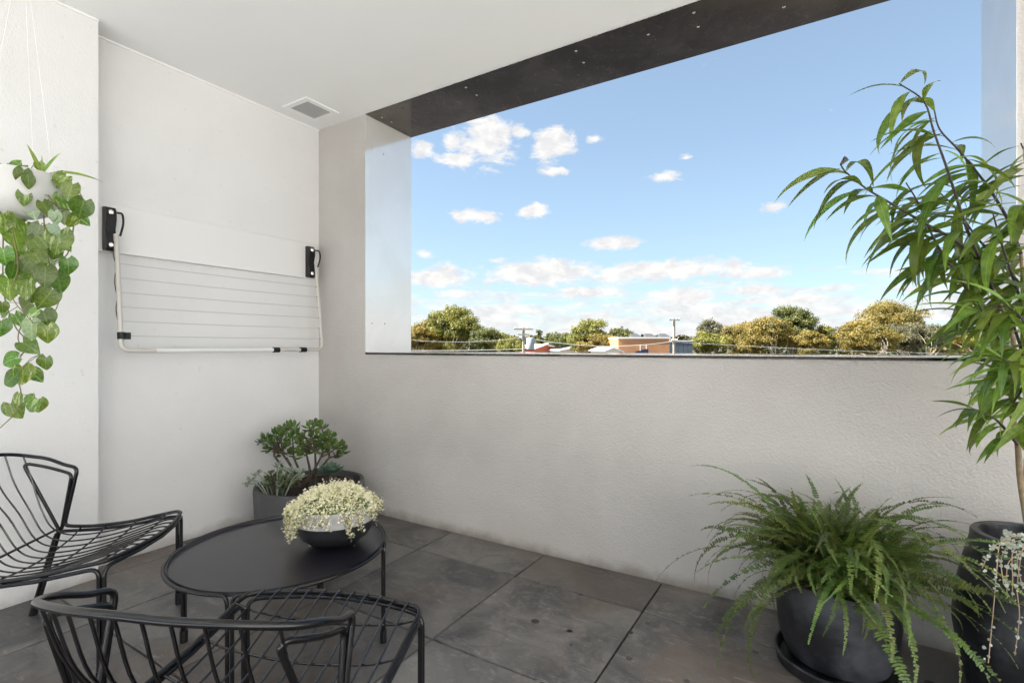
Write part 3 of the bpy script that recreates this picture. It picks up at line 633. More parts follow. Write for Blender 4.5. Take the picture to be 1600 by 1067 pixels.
# ------------------------------------------------------------------ bowl with cream sedum on the table
BC = Vector((-1.612, 1.322, TH - .007)); BR = .152
bw = empty('stone_bowl', BC, 'two tone bowl with pale rim band and dark grey base on the round table', 'plant pot')
M['bowl_d'] = mat('charcoal_glaze', (.022, .023, .026), .35, var=.3, vscale=20, coat=.2)
M['bowl_w'] = mat('pale_stone', (.42, .41, .39), .7, c2=(.28, .275, .265), vscale=22, vdet=8, bump=.5, bscale=80)
MB().lathe([(0, .0), (.055, .001), (.092, .012), (.126, .040), (.146, .072), (BR, .098)], BC, 64).build('base', M['bowl_d'], bw)
MB().lathe([(BR, .0983), (BR, .122), (BR - .006, .142), (BR - .013, .152), (BR - .021, .150), (BR - .02, .12), (.05, .122), (0, .125)], BC, 64).build('rim_band', M['bowl_w'], bw)
SDB = BC + Vector((0, 0, .1)); sed = empty('cream_sedum', SDB, 'mound of tiny cream and green sedum sprigs overflowing the bowl', 'plant')
def sedum():
    rng = np.random.default_rng(5); V = []; Fc = []; Mi = []
    mats = [mat('sedum_cream', (.84, .79, .66), .6, trans=.2), mat('sedum_lime', (.52, .54, .34), .6, trans=.2), mat('sedum_green', (.10, .15, .05), .6, trans=.15), mat('sedum_stem', (.25, .18, .09), .7)]
    st = MB()
    def floret(c, s, m):
        n = rng.normal(size=3) + np.array([0, 0, .9]); n /= np.linalg.norm(n); u = np.cross(n, rng.normal(size=3)); u /= np.linalg.norm(u); v = np.cross(n, u)
        for k in range(5):
            a = k * 1.2566; d = u * math.cos(a) + v * math.sin(a); e = -u * math.sin(a) + v * math.cos(a); b = len(V)
            V.extend([c, c + (d * .6 + e * .28) * s + n * s * .25, c + d * s + n * s * .35, c + (d * .6 - e * .28) * s + n * s * .25]); Fc.append((b, b + 1, b + 2, b + 3)); Mi.append(m)
    for i in range(7500):
        a = rng.uniform(0, 2 * math.pi); q = math.sqrt(rng.uniform(0, 1)); r = q * (.158 + .022 * math.sin(3 * a + 1) + .010 * math.sin(11 * a))
        h = .030 + .070 * (1 - q ** 3.4) + .010 * math.sin(9 * a + 7 * q) + .009 * math.sin(31 * q + 4 * a) + rng.normal(0, .009)
        lo = rng.random(); z = h - (lo ** 3) * .05
        m = 0 if lo < .50 + .14 * rng.normal() + .10 * math.sin(8 * a + 13 * q) else (1 if lo < .80 else 2)
        floret(np.array([BC.x + r * math.cos(a), BC.y + r * math.sin(a), BC.z + .122 + z * .86]), rng.uniform(.0030, .0052), m)
    for i in range(100):
        a = rng.uniform(0, 2 * math.pi); ln = abs(rng.normal(.016, .016)); 
        if i < 26: a = math.radians(rng.choice([195, 212, 222, 320, 335, 350, 258, 272, 240])) + rng.normal(0, .08); ln = rng.uniform(.05, .105)
        r = .152; p = Vector((BC.x + r * math.cos(a), BC.y + r * math.sin(a), BC.z + .158)); pts = [p]
        for k in range(14):
            t = k / 13; rr_ = r + .022 * math.sin(min(1, t * 1.4) * 1.57) + rng.normal(0, .003); pts.append(Vector((BC.x + rr_ * math.cos(a + .05 * t), BC.y + rr_ * math.sin(a + .05 * t), max(BC.z + .012, BC.z + .150 - ln * t - .01 * t))))
        st.tube(pts[1:], .0008, 4)
        for k in range(int(8 + ln * 420)):
            t = rng.uniform(0, 1); c = pts[1 + int(t * 13)]; m = rng.choice([0, 1, 2], p=[.5, .34, .16]); floret(np.array(c) + rng.normal(0, .006, 3), rng.uniform(.0036, .0058), int(m))
    me = bpy.data.meshes.new('sprigs'); me.from_pydata([tuple(np.array(v) - np.array(SDB)) for v in V], [], Fc)
    for m in mats: me.materials.append(m)
    me.polygons.foreach_set('material_index', Mi); me.update()
    o = link('sprigs', me, sed); o['kind'] = 'stuff'; st.build('trailing_stems', mats[3], sed)['kind'] = 'stuff'
    mb = MB(); mb.lathe([(.135, .13), (.132, .15), (.11, .168), (.06, .178), (0, .18)], BC, 32, wob=.02); mb.build('inner_mound', mats[2], sed)
sedum()

# ------------------------------------------------------------------ fern pot
FC = Vector((.045, 2.095, 0))
M['char'] = mat('charcoal_pot', (.012, .012, .015), .42, c2=(.065, .068, .078), vscale=7, vdet=9, vlo=.42, vhi=.72, rvar=.3, bump=.3, bscale=60, bdist=.003)
fp = empty('fern_pot', FC, 'round charcoal pot under the fern with a matching saucer', 'plant pot')
MB().lathe([(0, .035), (.13, .035), (.155, .05), (.178, .12), (.188, .21), (.184, .28), (.176, .315), (.160, .315), (.160, .28), (0, .275)], FC, 64).build('pot_body', M['char'], fp)
MB().lathe([(0, 0), (.168, 0), (.185, .008), (.194, .045), (.188, .05), (.182, .048), (.175, .02), (0, .018)], FC, 64).build('saucer', M['char'], fp)
MB().lathe([(.161, .29), (.08, .298), (0, .302)], FC, 32).build('soil', M['soil'], fp)
M['fern'] = leafmat('fern_frond', (.055, .10, .020), (.125, .180, .034), .5, .48, .25); M['fernr'] = mat('fern_rachis', (.14, .11, .045), .6)
def frond_mesh(L, arc, w, n, curl, seed, thin=0.0):
    rg = random.Random(seed); mb = MB(); pts = []; x = z = 0; ang = arc[0]; y = 0; st = L / n
    for i in range(n + 1):
        pts.append(Vector((x, y, z))); t = i / n
        ang -= arc[1] / n * (.4 + 1.2 * t); ca = math.cos(ang); x += st * ca; z += st * math.sin(ang); y += curl * st * t
    for i in range(2, n + 1):
        t = i / n; wd = w * min(1, t * 4 + .25) * (1 - t ** 2.6) + .003
        if rg.random() < thin: continue
        d = (pts[i] - pts[i - 1]).normalized(); s0 = Vector((0, 1, 0)); up = d.cross(s0).normalized() * -1
        for s in (-1, 1):
            if rg.random() < .06 + thin * .4: continue
            wl = wd * rg.uniform(.8, 1.15); dr = (s0 * s + d * rg.uniform(.1, .35) + up * rg.uniform(-.35, .15)).normalized(); hw = st * .46
            a = pts[i]; mb.add([a - d * hw * .7, a + dr * wl * .55 - d * hw, a + dr * wl, a + dr * wl * .5 + d * hw, a + d * hw * .8], [(0, 1, 2, 3, 4)])
    mb.tube([p - Vector((0, 0, .0007)) for p in pts], [.0016 - .0011 * i / n for i in range(n + 1)], 4, m=1)
    return mb.mesh('frond', [M['fern'], M['fernr']], smooth=False)
fm = []
for i, (L, a0, a1, cu) in enumerate([(.42, 70, 90, .1), (.50, 60, 120, -.1), (.36, 82, 60, .1), (.56, 45, 105, .05), (.46, 35, 110, -.15), (.60, 30, 85, .1), (.34, 75, 150, 0), (.52, 55, 150, .2), (.44, 20, 120, -.1), (.30, 60, 110, .1)]):
    fm.append(frond_mesh(L, (R(a0), R(a1)), .0135 + .0035 * (i % 3), int(L / .0070), cu, i, .05 * (i % 3)))
FB = FC + Vector((0, 0, .30)); fe = empty('boston_fern', FB, 'bushy green sword fern with long arching fronds by the parapet', 'plant')
for k in range(298):
    a = k * 2.39996; r = rnd(0, .12); b = Vector((r * math.cos(a), r * math.sin(a), rnd(-.005, .01))); me = random.choice(fm)
    sc = rnd(.78, 1.15) * (.66 if k > 200 else 1); az = a + rnd(-.5, .5); ty = math.sin(az); tilt = rnd(-.42, .16) if k % 5 < 3 else rnd(-.75, -.3)
    if ty > .15: sc *= .62; tilt -= .35 * ty       # fronds by the wall stay upright
    i = fm.index(me)
    if i in (5, 3, 4, 8) and ty > .15: me = fm[random.choice((0, 2, 6, 9))]
    m = Matrix.Translation(b) @ Matrix.Rotation(az, 4, 'Z') @ Matrix.Rotation(tilt, 4, 'Y') @ Matrix.Rotation(rnd(-.7, .7), 4, 'X') @ Matrix.Diagonal((sc, sc * rnd(.8, 1.2), sc, 1))
    (link('frond', me, fe, m))
inner = []
for k in range(330):
    az = rnd(0, 6.283); r = rnd(0, .13); b = Vector((r * math.cos(az), r * math.sin(az), 0)); sc = rnd(.42, .95)
    me = fm[random.choice((0, 2, 6, 9, 1, 7))]; ty = math.sin(az); az2 = az + rnd(-1, 1)
    inner.append((me, Matrix.Translation(b) @ Matrix.Rotation(az2, 4, 'Z') @ Matrix.Rotation(rnd(-.7, .3) - .25 * max(0, ty), 4, 'Y') @ Matrix.Rotation(rnd(-.6, .6), 4, 'X') @ Matrix.Diagonal((sc, sc * 1.2, sc, 1))))
joined(inner, 'inner_fronds', [M['fern'], M['fernr']], fe)

# ------------------------------------------------------------------ tall pot, ficus and trailing silver plant
FP = Vector((.560, 2.165, 0)); FH = .535
tp = empty('tall_planter', FP, 'tall tapered charcoal planter at the right edge holding the ficus', 'plant pot')
MB().lathe([(0, 0), (.135, 0), (.150, .012), (.178, .12), (.195, .24), (.186, .34), (.166, .44), (.150, .51), (.149, FH - .006), (.145, FH), (.127, FH), (.124, FH - .01), (.124, .43), (0, .43)], FP, 72).build('pot_body', M['char'], tp)
MB().lathe([(.1245, .445), (.06, .45), (0, .452)], FP, 32).build('soil', M['soil'], tp)
M['fic'] = leafmat('ficus_leaf', (.080, .135, .026), (.130, .195, .034), .25, .45, .34, (.22, .28, .10)); M['ficy'] = leafmat('ficus_young_leaf', (.17, .27, .05), (.24, .34, .07), .3, .2, .35, (.4, .45, .2))
M['ftr'] = mat('ficus_bark', (.30, .22, .13), .7, var=.4, vscale=30, bump=.3, bscale=80); M['ftw'] = mat('ficus_twig', (.045, .035, .03), .6, var=.3)
FT = FP + Vector((0, 0, .44)); ft = empty('ficus_tree', FT, 'tall long leaf ficus with drooping narrow leaves at the right edge', 'plant')
flm = [leaf_mesh('ficus_leaf', 1.0, .067 + .009 * (i % 3), M['fic'], 11, .8 + .28 * i, .35, .38, twist=.5 * (i % 2) - .25, tip=1.25) for i in range(5)]
fly = [leaf_mesh('ficus_leaf', 1.0, .050, M['ficy'], 10, .9 + .3 * i, .3, .38, tip=1.25) for i in range(2)]
def fcp(x, y, d): return P(1230 + x / 1.616, 100 + y / 1.616, d)
tr_ = cat_rom([FT, fcp(590, 1060, 1.60), fcp(582, 960, 1.58), fcp(566, 860, 1.56), fcp(575, 740, 1.55), fcp(560, 660, 1.54), fcp(520, 570, 1.52)], 6)
MB().tube(tr_, [.009 - .004 * i / len(tr_) for i in range(len(tr_))], 10).build('trunk', M['ftr'], ft)
t2 = cat_rom([FT + Vector((.02, .01, 0)), fcp(605, 1060, 1.63), fcp(612, 900, 1.62), fcp(600, 760, 1.58), fcp(598, 620, 1.58), fcp(590, 480, 1.56)], 6)
MB().tube(t2, [.008 - .004 * i / len(t2) for i in range(len(t2))], 10).build('trunk', M['ftr'], ft)
br = [([(520, 570), (490, 500), (455, 420), (425, 330), (400, 255), (370, 170), (345, 95), (283, 50)], 1.50, 1.38, 1.0),
      ([(500, 520), (430, 450), (370, 415), (300, 375), (250, 345), (200, 315), (150, 275), (135, 255)], 1.50, 1.36, 1.0),
      ([(590, 480), (560, 400), (520, 330), (480, 275), (430, 215), (385, 165), (370, 110)], 1.56, 1.50, .9),
      ([(540, 620), (480, 600), (420, 520), (370, 440), (330, 350), (300, 300)], 1.53, 1.44, .9),
      ([(560, 660), (500, 650), (450, 560), (400, 480), (340, 440)], 1.55, 1.60, .9),
      ([(590, 560), (540, 500), (480, 440), (430, 370), (380, 320)], 1.58, 1.66, .85),
      ([(598, 620), (620, 480), (600, 380), (610, 260), (590, 200)], 1.56, 1.50, .9),
      ([(570, 740), (540, 700), (500, 640), (480, 600)], 1.53, 1.40, .9),
      ([(582, 960), (530, 900), (490, 880), (470, 870)], 1.57, 1.50, .75),
      ([(566, 860), (600, 800), (560, 780), (530, 760)], 1.55, 1.42, .9),
      ([(598, 700), (640, 600), (620, 520), (600, 420)], 1.58, 1.48, .9),
      ([(575, 760), (610, 700), (590, 640), (540, 600)], 1.50, 1.38, .9),
      ([(612, 900), (600, 820), (570, 770), (540, 740)], 1.55, 1.42, .9), ([(600, 760), (585, 700), (560, 640), (510, 600)], 1.52, 1.40, 1.0), ([(605, 960), (620, 860), (600, 780), (590, 700)], 1.56, 1.45, .9),
      ([(598, 620), (570, 540), (540, 450), (520, 380)], 1.55, 1.42, .95)]
nfl = 0; extra = []
for bi, (pp, d0, d1, ls) in enumerate(br):
    n = len(pp); path = cat_rom([fcp(x, y, d0 + (d1 - d0) * i / (n - 1)) for i, (x, y) in enumerate(pp)], 8)
    MB().tube(path, [.0048 - .0032 * i / len(path) for i in range(len(path))], 6).build('branch', M['ftw'], ft)
    acc = 0; k = 0
    for i in range(2, len(path)):
        acc += (path[i] - path[i - 1]).length
        while acc > .0185:
            acc -= .0185; k += 1; p = path[i].lerp(path[i - 1], random.random())
            s = 1 if k % 2 else -1
            lft = rnd(-1.1, -.25) if random.random() < .80 else rnd(.1, .8)
            d = IR * lft + IF * rnd(-.6, .5) + Vector((0, 0, rnd(-.40, .50)))
            L = rnd(.165, .245) * ls * (1.0 if i < len(path) - 4 else .75)
            if bi in (7, 9, 11, 12, 13, 14) and random.random() < .55: me = random.choice(fly)
            else: me = random.choice(flm)
            tip_ = p + d.normalized() * L
            if tip_.y > FY - .03 and tip_.z < SILL: d.y = -abs(d.y)
            fmx = frame_of(p - FT, d, Vector((0, 0, 1)) + rvec(.40) + toC(p) * .45, L)
            extra.append((me, fmx, bi, k))
random.shuffle(extra); extra.sort(key=lambda e: 0 if e[2] in (0, 1) else 1)
for me, fmx, bi, k in extra[:296]: link('leaf', me, ft, fmx)
rest = extra[296:]
for nm_, tst in (('inner_foliage', True), ('inner_young_foliage', False)):
    g = [(a, b) for a, b, c, d in rest if (a.materials[0] == M['fic']) == tst]
    if g: joined(g, nm_, [M['fic'] if tst else M['ficy']], ft)
print('ficus leaves', len(extra))
# terminal bud
MB().tube([fcp(135, 255, 1.36), fcp(147, 240, 1.36), fcp(155, 243, 1.36)], [.003, .008, .001], 6).build('bud', M['ftw'], ft)
M['dic'] = leafmat('silver_dichondra', (.33, .39, .35), (.42, .47, .42), .6, .12, .15); M['dry'] = mat('dry_vine', (.42, .30, .19), .7)
DB = FP + Vector((-.06, -.10, FH)); di = empty('silver_dichondra', DB, 'pale silver trailing plant hanging over the rim of the tall planter', 'plant')
dl = leaf_mesh('round_leaf', 1.0, .5, M['dic'], 5, .2, .1, .5, tip=3)
def pcp(x, y, d): return P(1030 + x / 2.807, 720 + y / 2.807, d)
for st in ([(1580, 330), (1500, 350), (1480, 480), (1470, 600), (1455, 760), (1443, 885)], [(1590, 370), (1550, 400), (1550, 520), (1548, 615)], [(1600, 380), (1570, 440), (1595, 560)], [(1580, 350), (1540, 360), (1500, 430), (1510, 540)],
           [(1560, 340), (1470, 370), (1450, 400), (1415, 470)], [(1600, 360), (1585, 430), (1570, 560), (1580, 680), (1560, 850)], [(1610, 330), (1560, 325), (1510, 322)], [(1600, 400), (1530, 450), (1525, 600)]):
    path = cat_rom([pcp(x, y, 1.40 + rnd(-.02, .01)) for x, y in st], 8)
    MB().tube(path, .0012, 5).build('vine', M['dry'], di)
    for i in range(len(path)):
        if random.random() < .62: link('leaf', dl, di, frame_of(path[i] - DB + rvec(.006), rvec(1), toC(path[i]) + rvec(.5), rnd(.006, .012)))
for k in range(26): 
    p = pcp(rnd(1470, 1600), rnd(315, 400), 1.41); link('leaf', dl, di, frame_of(p - DB, rvec(1), toC(p) + rvec(.5), rnd(.007, .013)))

# ------------------------------------------------------------------ outside: ground, trees, buildings, poles
GZ = -8.0
struct('ground', MB().add([(-1800, -1800, GZ), (1800, -1800, GZ), (1800, 1800, GZ), (-1800, 1800, GZ)], [(0, 1, 2, 3)]), mat('dry_ground', (.085, .085, .06), .9, c2=(.12, .11, .08), vscale=.08))
def road():
    a = P(500, 700, 24); b = P(1500, 700, 24); d = (b - a).normalized(); n = Vector((-d.y, d.x, 0)); q = [a - d * 80, b + d * 80]
    v = [(*(q[0] - n * 6).xy, GZ + .01), (*(q[1] - n * 6).xy, GZ + .01), (*(q[1] + n * 6).xy, GZ + .01), (*(q[0] + n * 6).xy, GZ + .01)]
    struct('road', MB().add(v, [(0, 1, 2, 3)]), mat('asphalt', (.05, .05, .052), .85, var=.3, vscale=.5))
road()
tm = {'gold': mat('gum_foliage_gold', (.255, .180, .030), .6, c2=(.085, .085, .020), vscale=.9, trans=.25), 'green': mat('gum_foliage_green', (.12, .125, .026), .6, c2=(.055, .070, .018), vscale=.9, trans=.25),
      'bright': mat('bright_foliage', (.21, .195, .028), .6, c2=(.095, .11, .02), vscale=.9, trans=.25), 'grey': mat('grey_foliage', (.13, .12, .060), .6, c2=(.085, .082, .045), vscale=.9, trans=.25)}
M['bark'] = mat('pale_gum_bark', (.46, .40, .32), .8, c2=(.28, .22, .17), vscale=2)
def tree(name, px, wpx, top, D, kind, label, cat='tree', seed=0, blobs=16, sparse=0.0, bot=575, group='trees beyond the balcony', trunkshow=1, lean=0):
    rg = np.random.default_rng(seed + 11); base = P(px, 541, D); base.z = GZ; s = D / F
    hw = wpx / 2 * s; zt = EYE + (HZ - top) * s; zb = EYE + (HZ - bot) * s; hh = (zt - zb) / 2; zc = (zt + zb) / 2
    t = empty(name, base, label, cat, group); V = []; mb = MB(); cs = []
    tries = 0
    while len(cs) < blobs and tries < 900:
        tries += 1; u = rg.normal(size=3); u /= np.linalg.norm(u); u[2] = abs(u[2]) if rg.random() < .7 else u[2]; q = rg.uniform(.2, .84) ; 
        c = np.array([u[0] * hw * q, u[1] * hw * q, zc + u[2] * hh * q * (1 if u[2] > 0 else .9)]); r = rg.uniform(.24, .38) * min(hw, hh * 1.1)
        if all(np.linalg.norm(c - c2) > .43 * (r + r2) for c2, r2 in cs): cs.append((c, r))
    cs.append((np.array([lean * hw * .4, 0, zt - .44 * min(hw, hh)]), .44 * min(hw, hh)))
    ls = .0019 * D                         # leaf spray size
    for c, r in cs:
        n = int((1 - sparse) * 11 * (r / ls) ** 2) + 60; n = min(n, 1500)
        u = rg.normal(size=(n, 3)); u /= np.linalg.norm(u, axis=1)[:, None]; u[:, 2] = np.where(u[:, 2] < -.35, -u[:, 2] * .5, u[:, 2])
        rad = r * rg.uniform(.62, 1.08, n)[:, None] * (1 + .18 * np.sin(u[:, :1] * 7 + u[:, 1:2] * 5)); p = c + u * rad * np.array([1.1, 1.1, .78])
        nn = u + rg.normal(0, .55, (n, 3)); nn /= np.linalg.norm(nn, axis=1)[:, None]; a = np.cross(nn, rg.normal(size=(n, 3))); a /= np.linalg.norm(a, axis=1)[:, None]; b = np.cross(nn, a)
        sz = ls * rg.uniform(.5, 1.25, (n, 1)); V.append(np.stack([p - a * sz, p - b * sz * .5, p + a * sz, p + b * sz * .5], 1).reshape(-1, 3))
    V = np.concatenate(V); nf = len(V) // 4; me = bpy.data.meshes.new('crown'); me.vertices.add(len(V)); V[:, 2] -= GZ
    me.vertices.foreach_set('co', V.astype(np.float32).ravel()); me.loops.add(nf * 4); me.loops.foreach_set('vertex_index', np.arange(nf * 4, dtype=np.int32)); me.polygons.add(nf)
    me.polygons.foreach_set('loop_start', np.arange(0, nf * 4, 4, dtype=np.int32)); me.polygons.foreach_set('loop_total', np.full(nf, 4, dtype=np.int32)); me.update(calc_edges=True); me.materials.append(tm[kind])
    link('crown', me, t)
    tc_ = -IF * hw * (.55 if name == 'gum_tree' else 0); fork = Vector((base.x, base.y, zb + hh * .30)) + tc_; tr0 = [Vector((base.x, base.y, GZ)) + tc_ * .5, Vector((base.x + .1 * hw, base.y, (GZ + fork.z) / 2)) + tc_, fork]
    r0 = .013 * (zt - GZ); mb.tube(cat_rom(tr0, 4), [r0 - r0 * .5 * i / 8 for i in range(9)], 7)
    for c, r in cs[::4 if name == 'gum_tree' else 3]:
        e = Vector((base.x + c[0], base.y + c[1], c[2])); f2 = fork.lerp(e, .5) + Vector((rg.normal(0, .1) * hw, rg.normal(0, .1) * hw, -.04 * hh)) - IF * hw * (.25 if name == 'gum_tree' else 0)
        q = cat_rom([fork - Vector((0, 0, rg.uniform(0, .5) * hh)), f2, e], 4); mb.tube(q, [r0 * .27 * (1 - .8 * i / 8) for i in range(9)], 5)
    mb.build('trunk', M['bark'], t)
D0 = 52
TW = 1.22
TR_ = [('gum_tree', 655, 52, 511, 50, 'gold', 'golden gum tree at the left end of the opening beside the steel jamb', 12, 0),
       ('gum_tree', 682, 66, 496, 54, 'gold', 'rusty gold tree crown on the left shoulder of the tallest left gum', 12, 0),
       ('gum_tree', 708, 74, 479, 52, 'bright', 'tall gum with pale forked trunk, highest tree in the left part of the view', 18, .15),
       ('shade_tree', 758, 56, 513, 50, 'green', 'dark green spreading tree right of the tall pale trunked gum', 12, 0),
       ('shade_tree', 783, 50, 520, 60, 'bright', 'bright green bushy tree just left of the pole with the transformer', 12, 0),
       ('conifer_hedge', 798, 52, 531, 44, 'bright', 'low clipped green tree at the foot of the transformer pole', 10, 0),
       ('shade_tree', 842, 18, 517, 110, 'green', 'small distant tree right behind the transformer pole', 8, 0),
       ('shade_tree', 858, 20, 522, 120, 'green', 'small far tree above the white gabled roof', 8, 0),
       ('shade_tree', 880, 46, 521, 62, 'green', 'low dark tree left of the round topped gum in the middle', 10, 0),
       ('gum_tree', 919, 54, 496, 56, 'bright', 'round topped gum in the middle left of the brick building', 14, .1),
       ('shade_tree', 938, 64, 521, 52, 'gold', 'wide low golden tree beneath the round topped gum', 12, 0),
       ('shade_tree', 968, 44, 512, 60, 'green', 'dark tree standing behind the left end of the brick building', 12, 0),
       ('gum_tree', 1109, 40, 496, 60, 'grey', 'airy reddish gum with see through crown right of the tall pole', 14, .55),
       ('shade_tree', 1106, 62, 521, 52, 'bright', 'bright green round bush right of the grey clad wall', 12, 0),
       ('gum_tree', 1160, 56, 505, 54, 'gold', 'golden gum between the airy gum and the dark domed tree', 14, 0),
       ('gum_tree', 1196, 76, 493, 50, 'gold', 'broad golden gum with white branching trunk left of the dark domed tree', 18, .2),
       ('shade_tree', 1238, 62, 478, 56, 'green', 'dark green domed tree, tallest in the middle of the right side', 18, 0),
       ('shade_tree', 1262, 46, 516, 48, 'gold', 'low golden tree at the right foot of the dark domed tree', 10, 0),
       ('shade_tree', 1286, 36, 508, 56, 'bright', 'upright pointed green tree right of the dark domed tree', 10, 0),
       ('gum_tree', 1316, 46, 511, 60, 'grey', 'grey green tree in the dip left of the ficus leaves', 12, .2),
       ('gum_tree', 1392, 78, 466, 62, 'gold', 'high open crowned gum behind the drooping ficus leaves', 16, .5),
       ('gum_tree', 1352, 74, 500, 50, 'gold', 'golden gum with many white branches below the ficus leaves', 16, .15),
       ('gum_tree', 1425, 84, 504, 52, 'grey', 'pale gum behind the lowest ficus leaves', 16, .1),
       ('gum_tree', 1492, 84, 512, 54, 'gold', 'golden gum beside the right steel jamb seen through ficus leaves', 14, .1)]
for i, (nm, px, w, top, D, k, lab, nb, spz) in enumerate(TR_):
    tree(nm, px, w * TW, top - (3 if top > 500 else 1), D, k, lab, seed=i, blobs=nb * 2 + 10, sparse=spz, bot=566, trunkshow=1)
# far wooded horizon
def wood():
    rg = np.random.default_rng(3); V = []
    for i in range(420):
        px = rg.uniform(560, 1660); D = rg.uniform(150, 320); p = P(px, HZ, D); r = rg.uniform(3, 6); h = EYE + rg.uniform(.5, 4.6) * D / 220; n = 120
        u = rg.normal(size=(n, 3)); u /= np.linalg.norm(u, axis=1)[:, None]; q = np.array([p.x, p.y, h - r * .8]) + u * np.array([r, r, r * .8]) * rg.uniform(.8, 1.05, (n, 1))
        a = rg.normal(size=(n, 3)); a /= np.linalg.norm(a, axis=1)[:, None]; b = np.cross(a, rg.normal(size=(n, 3))); b /= np.linalg.norm(b, axis=1)[:, None]; sz = rg.uniform(.5, 1.0, (n, 1))
        V.append(np.stack([q - a * sz, q - b * sz, q + a * sz, q + b * sz], 1).reshape(-1, 3))
    V = np.concatenate(V); nf = len(V) // 4; me = bpy.data.meshes.new('woodland'); me.from_pydata(V.tolist(), [], np.arange(nf * 4).reshape(-1, 4).tolist()); me.materials.append(mat('far_foliage', (.075, .085, .045), .8, c2=(.11, .10, .05), vscale=.05))
    tag(link('distant_woodland', me), 'far wooded suburb line on the horizon', 'woodland', kind='stuff')
wood()
# brick building
def place(o, px, D, rz): o.location = (*P(px, HZ, D).xy, GZ); o.rotation_euler = (0, 0, rz)
def local_empty(name, px, D, rz, label, cat, group=None):
    o = empty(name, (0, 0, 0), label, cat, group); place(o, px, D, rz); return o
Db = 46; s = Db / F; yawr = R(YAW)
M['brick'] = mat('orange_brick', (.50, .25, .12), .85, c2=(.44, .21, .10), vscale=2); M['clad'] = mat('grey_cladding', (.10, .12, .15), .5, var=.2); M['unit'] = mat('dark_roof_unit', (.05, .05, .055), .9); M['wht'] = mat('white_metal', (.78, .77, .74), .5)
bb = local_empty('brick_building', 966, Db, yawr, 'flat roofed orange brick building with grey clad side behind the tall pole', 'building')
Hh = (HZ - 529) * s + EYE - GZ; wl = 80 * s
MB().box(0, 0, 0, wl, 9, Hh).build('brick_wall', M['brick'], bb, False)
MB().box(-.05, -.05, Hh, wl + .05, 9, Hh + .14).build('parapet_capping', M['wht'], bb, False)
for i in range(5): MB().box(wl + .003 + i * .42, -.02 + .5 * i * 0, 0, wl + .40 + i * .42, .18, Hh - .25).build('cladding_panel', M['clad'], bb, False)
MB().box(wl + .003, .2, 0, wl + 2.1, 8, Hh - .30).build('side_block', M['clad'], bb, False)
MB().box(wl - .02, -.06, Hh - .25, wl + 2.15, 8.1, Hh - .16).build('roof_edge', M['wht'], bb, False)
for i in range(3):
    x = 1.45 + i * 1.35; MB().add([(x, 1, Hh + .15), (x + 1.0, 1, Hh + .15), (x + .75, 2, Hh + .5), (x + .15, 2, Hh + .5), (x, 2.2, Hh + .14), (x + 1, 2.2, Hh + .14)], [(0, 1, 2, 3), (3, 2, 5, 4), (0, 3, 4), (1, 5, 2)]).build('roof_unit', M['unit'], bb, False)
MB().add([(1.55, -.07, 0), (2.6, -.07, 0), (2.6, -.07, Hh - .95), (2.4, -.07, Hh - .95), (1.55, -.07, Hh - 1.2)], [(0, 1, 2, 3, 4)]).add([(1.55, -.5, 0), (2.6, -.5, 0), (2.6, -.5, Hh - .95), (2.4, -.5, Hh - .95), (1.55, -.5, Hh - 1.2)], [(0, 1, 2, 3, 4)]).build('awning', mat('navy', (.03, .03, .08), .7), bb, False)
for x in (1.95, 2.5): MB().box(x, -.12, 0, x + .06, -.075, Hh - .55).build('downpipe', M['wht'], bb, False)
def house(px, D, w, d, top, eave, rz, wallm, roofm, label):
    h = local_empty('house', px, D, rz, label, 'house', 'low houses between the trees'); s = D / F; zt = EYE + (HZ - top) * s - GZ; ze = EYE + (HZ - eave) * s - GZ
    MB().box(0, 0, 0, w, d, ze).add([(0, 0, ze), (w, 0, ze), (w / 2, 0, zt - .1)], [(0, 1, 2)]).build('wall', wallm, h, False)
    t_ = .12; MB().add([(-.3, -.3, ze - .15), (w / 2, -.3, zt), (w / 2, d, zt), (-.3, d, ze - .15), (w + .3, -.3, ze - .15), (w + .3, d, ze - .15),
                        (-.3, -.3, ze - .15 - t_), (w / 2, -.3, zt - t_), (w + .3, -.3, ze - .15 - t_)], [(0, 1, 2, 3), (1, 4, 5, 2), (6, 7, 1, 0), (7, 8, 4, 1)]).build('roof', roofm, h, False)
    win = MB().box(w * .2, -.03, ze - 1.6, w * .2 + .9, -.004, ze - .6).build('window', M['dark'], h, False)
    return h
M['redb'] = mat('red_wall', (.38, .10, .06), .8); M['iron'] = mat('grey_iron_roof', (.55, .56, .57), .4, var=.1)
house(836, 62, 2.9, 7, 537.5, 543, yawr + .35, M['redb'], M['wht'], 'red walled house with white roof right of the transformer pole')
house(852, 70, 4.6, 6, 531.5, 536, yawr - .2, M['wht'], M['wht'], 'white walled house with white gabled roof under the small distant trees')
house(876, 56, 4.0, 7, 541.5, 546, yawr + .1, M['wht'], M['iron'], 'white walled low house with grey roof below the round topped gum')
house(946, 44, 1.3, 5, 542.5, 546, yawr + .1, M['wht'], M['wht'], 'tiny white roof gable left of the brick building')
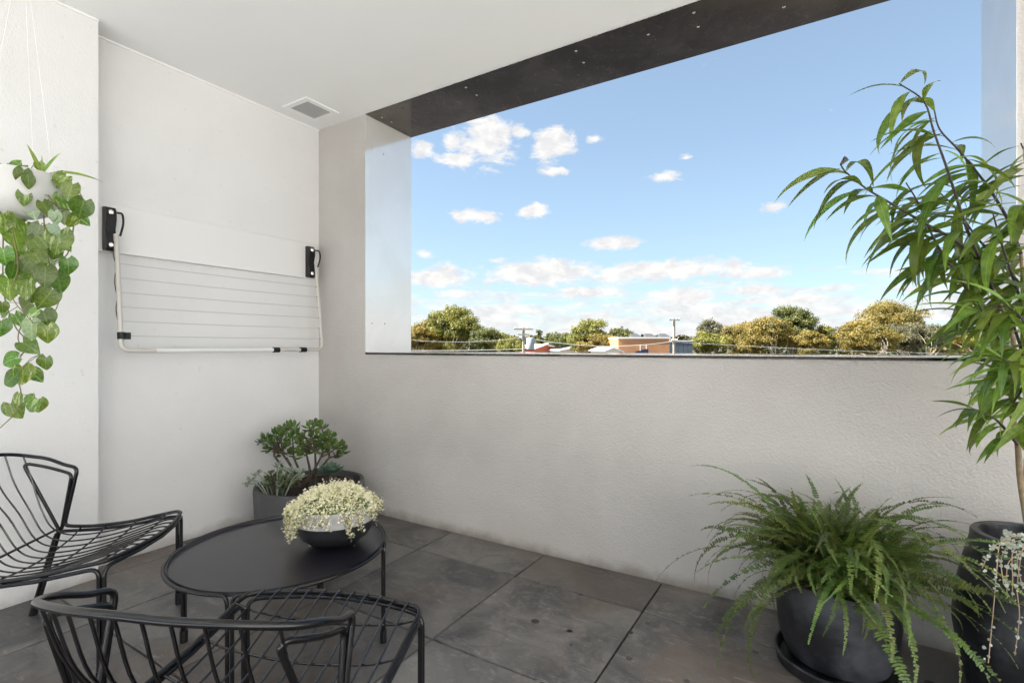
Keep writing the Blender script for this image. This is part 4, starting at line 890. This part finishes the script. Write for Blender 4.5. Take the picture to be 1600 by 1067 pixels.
# power poles with crossarms, insulators and wires
M['pole'] = mat('weathered_pole', (.42, .37, .30), .85, var=.3, vscale=3); M['tank'] = mat('grey_tank', (.35, .38, .40), .5)
def pole(px, top, D, label, arms, tank=False):
    s = D / F; b = P(px, HZ, D); b.z = GZ; zt = EYE + (HZ - top) * s; o = empty('power_pole', b, label, 'power pole', 'timber power poles')
    MB().tube([(b.x, b.y, GZ), (b.x, b.y, zt)], [.17, .10], 10).build('post', M['pole'], o)
    for dz, hw in arms:
        z = zt - dz; q = MB(); v = IR * hw; n = IF * .06; c = Vector((b.x, b.y, z)) - IF * .12
        q.add([c - v - n - Vector((0, 0, .06)), c + v - n - Vector((0, 0, .06)), c + v + n - Vector((0, 0, .06)), c - v + n - Vector((0, 0, .06)), c - v - n + Vector((0, 0, .06)), c + v - n + Vector((0, 0, .06)), c + v + n + Vector((0, 0, .06)), c - v + n + Vector((0, 0, .06))],
              [(3, 2, 1, 0), (4, 5, 6, 7), (0, 1, 5, 4), (1, 2, 6, 5), (2, 3, 7, 6), (3, 0, 4, 7)])
        a = q.build('crossarm', M['pole'], o, False)
        for k in (-.9, -.35, .35, .9):
            p = c + IR * hw * k; MB().lathe([(.03, .06), (.055, .08), (.04, .12), (.05, .15), (.0, .2)], p, 8).build('insulator', M['wht'], a)
    if tank: MB().lathe([(0, 0), (.3, 0), (.33, .05), (.33, .85), (.28, .92), (0, .95)], Vector((b.x, b.y, EYE + (HZ - 546) * s)) + IR * .55 - IF * .1, 16).build('transformer', M['tank'], o)
    return o
pole(818, 512, 40, 'short timber power pole with grey transformer between the left trees', [(.12, .75), (.55, .45)], True)
pole(1053, 497, 42, 'taller timber power pole in front of the brick building', [(.15, .45), (1.9, .25)])
def wire(a, b, sag, lab):
    pts = [a.lerp(b, i / 24) - Vector((0, 0, sag * 4 * (i / 24) * (1 - i / 24))) for i in range(25)]
    tag(MB().tube(pts, .015, 5).build('power_line', M['cord']), lab, 'power line', 'power lines between the poles')
wire(P(560, 520, 36), P(818, 527, 40), .5, 'pale power line from the left jamb to the transformer pole')
wire(P(818, 527, 40), P(1053, 533, 42), .55, 'pale power line sagging between the two power poles')
wire(P(560, 546.5, 38), P(818, 545, 40), .1, 'lowest pale cable running left from the transformer pole')
wire(P(1053, 534, 42), P(1900, 546, 60), .8, 'pale power line running right from the taller pole')

for o in bpy.data.objects:
    if '_w' in o: del o['_w']
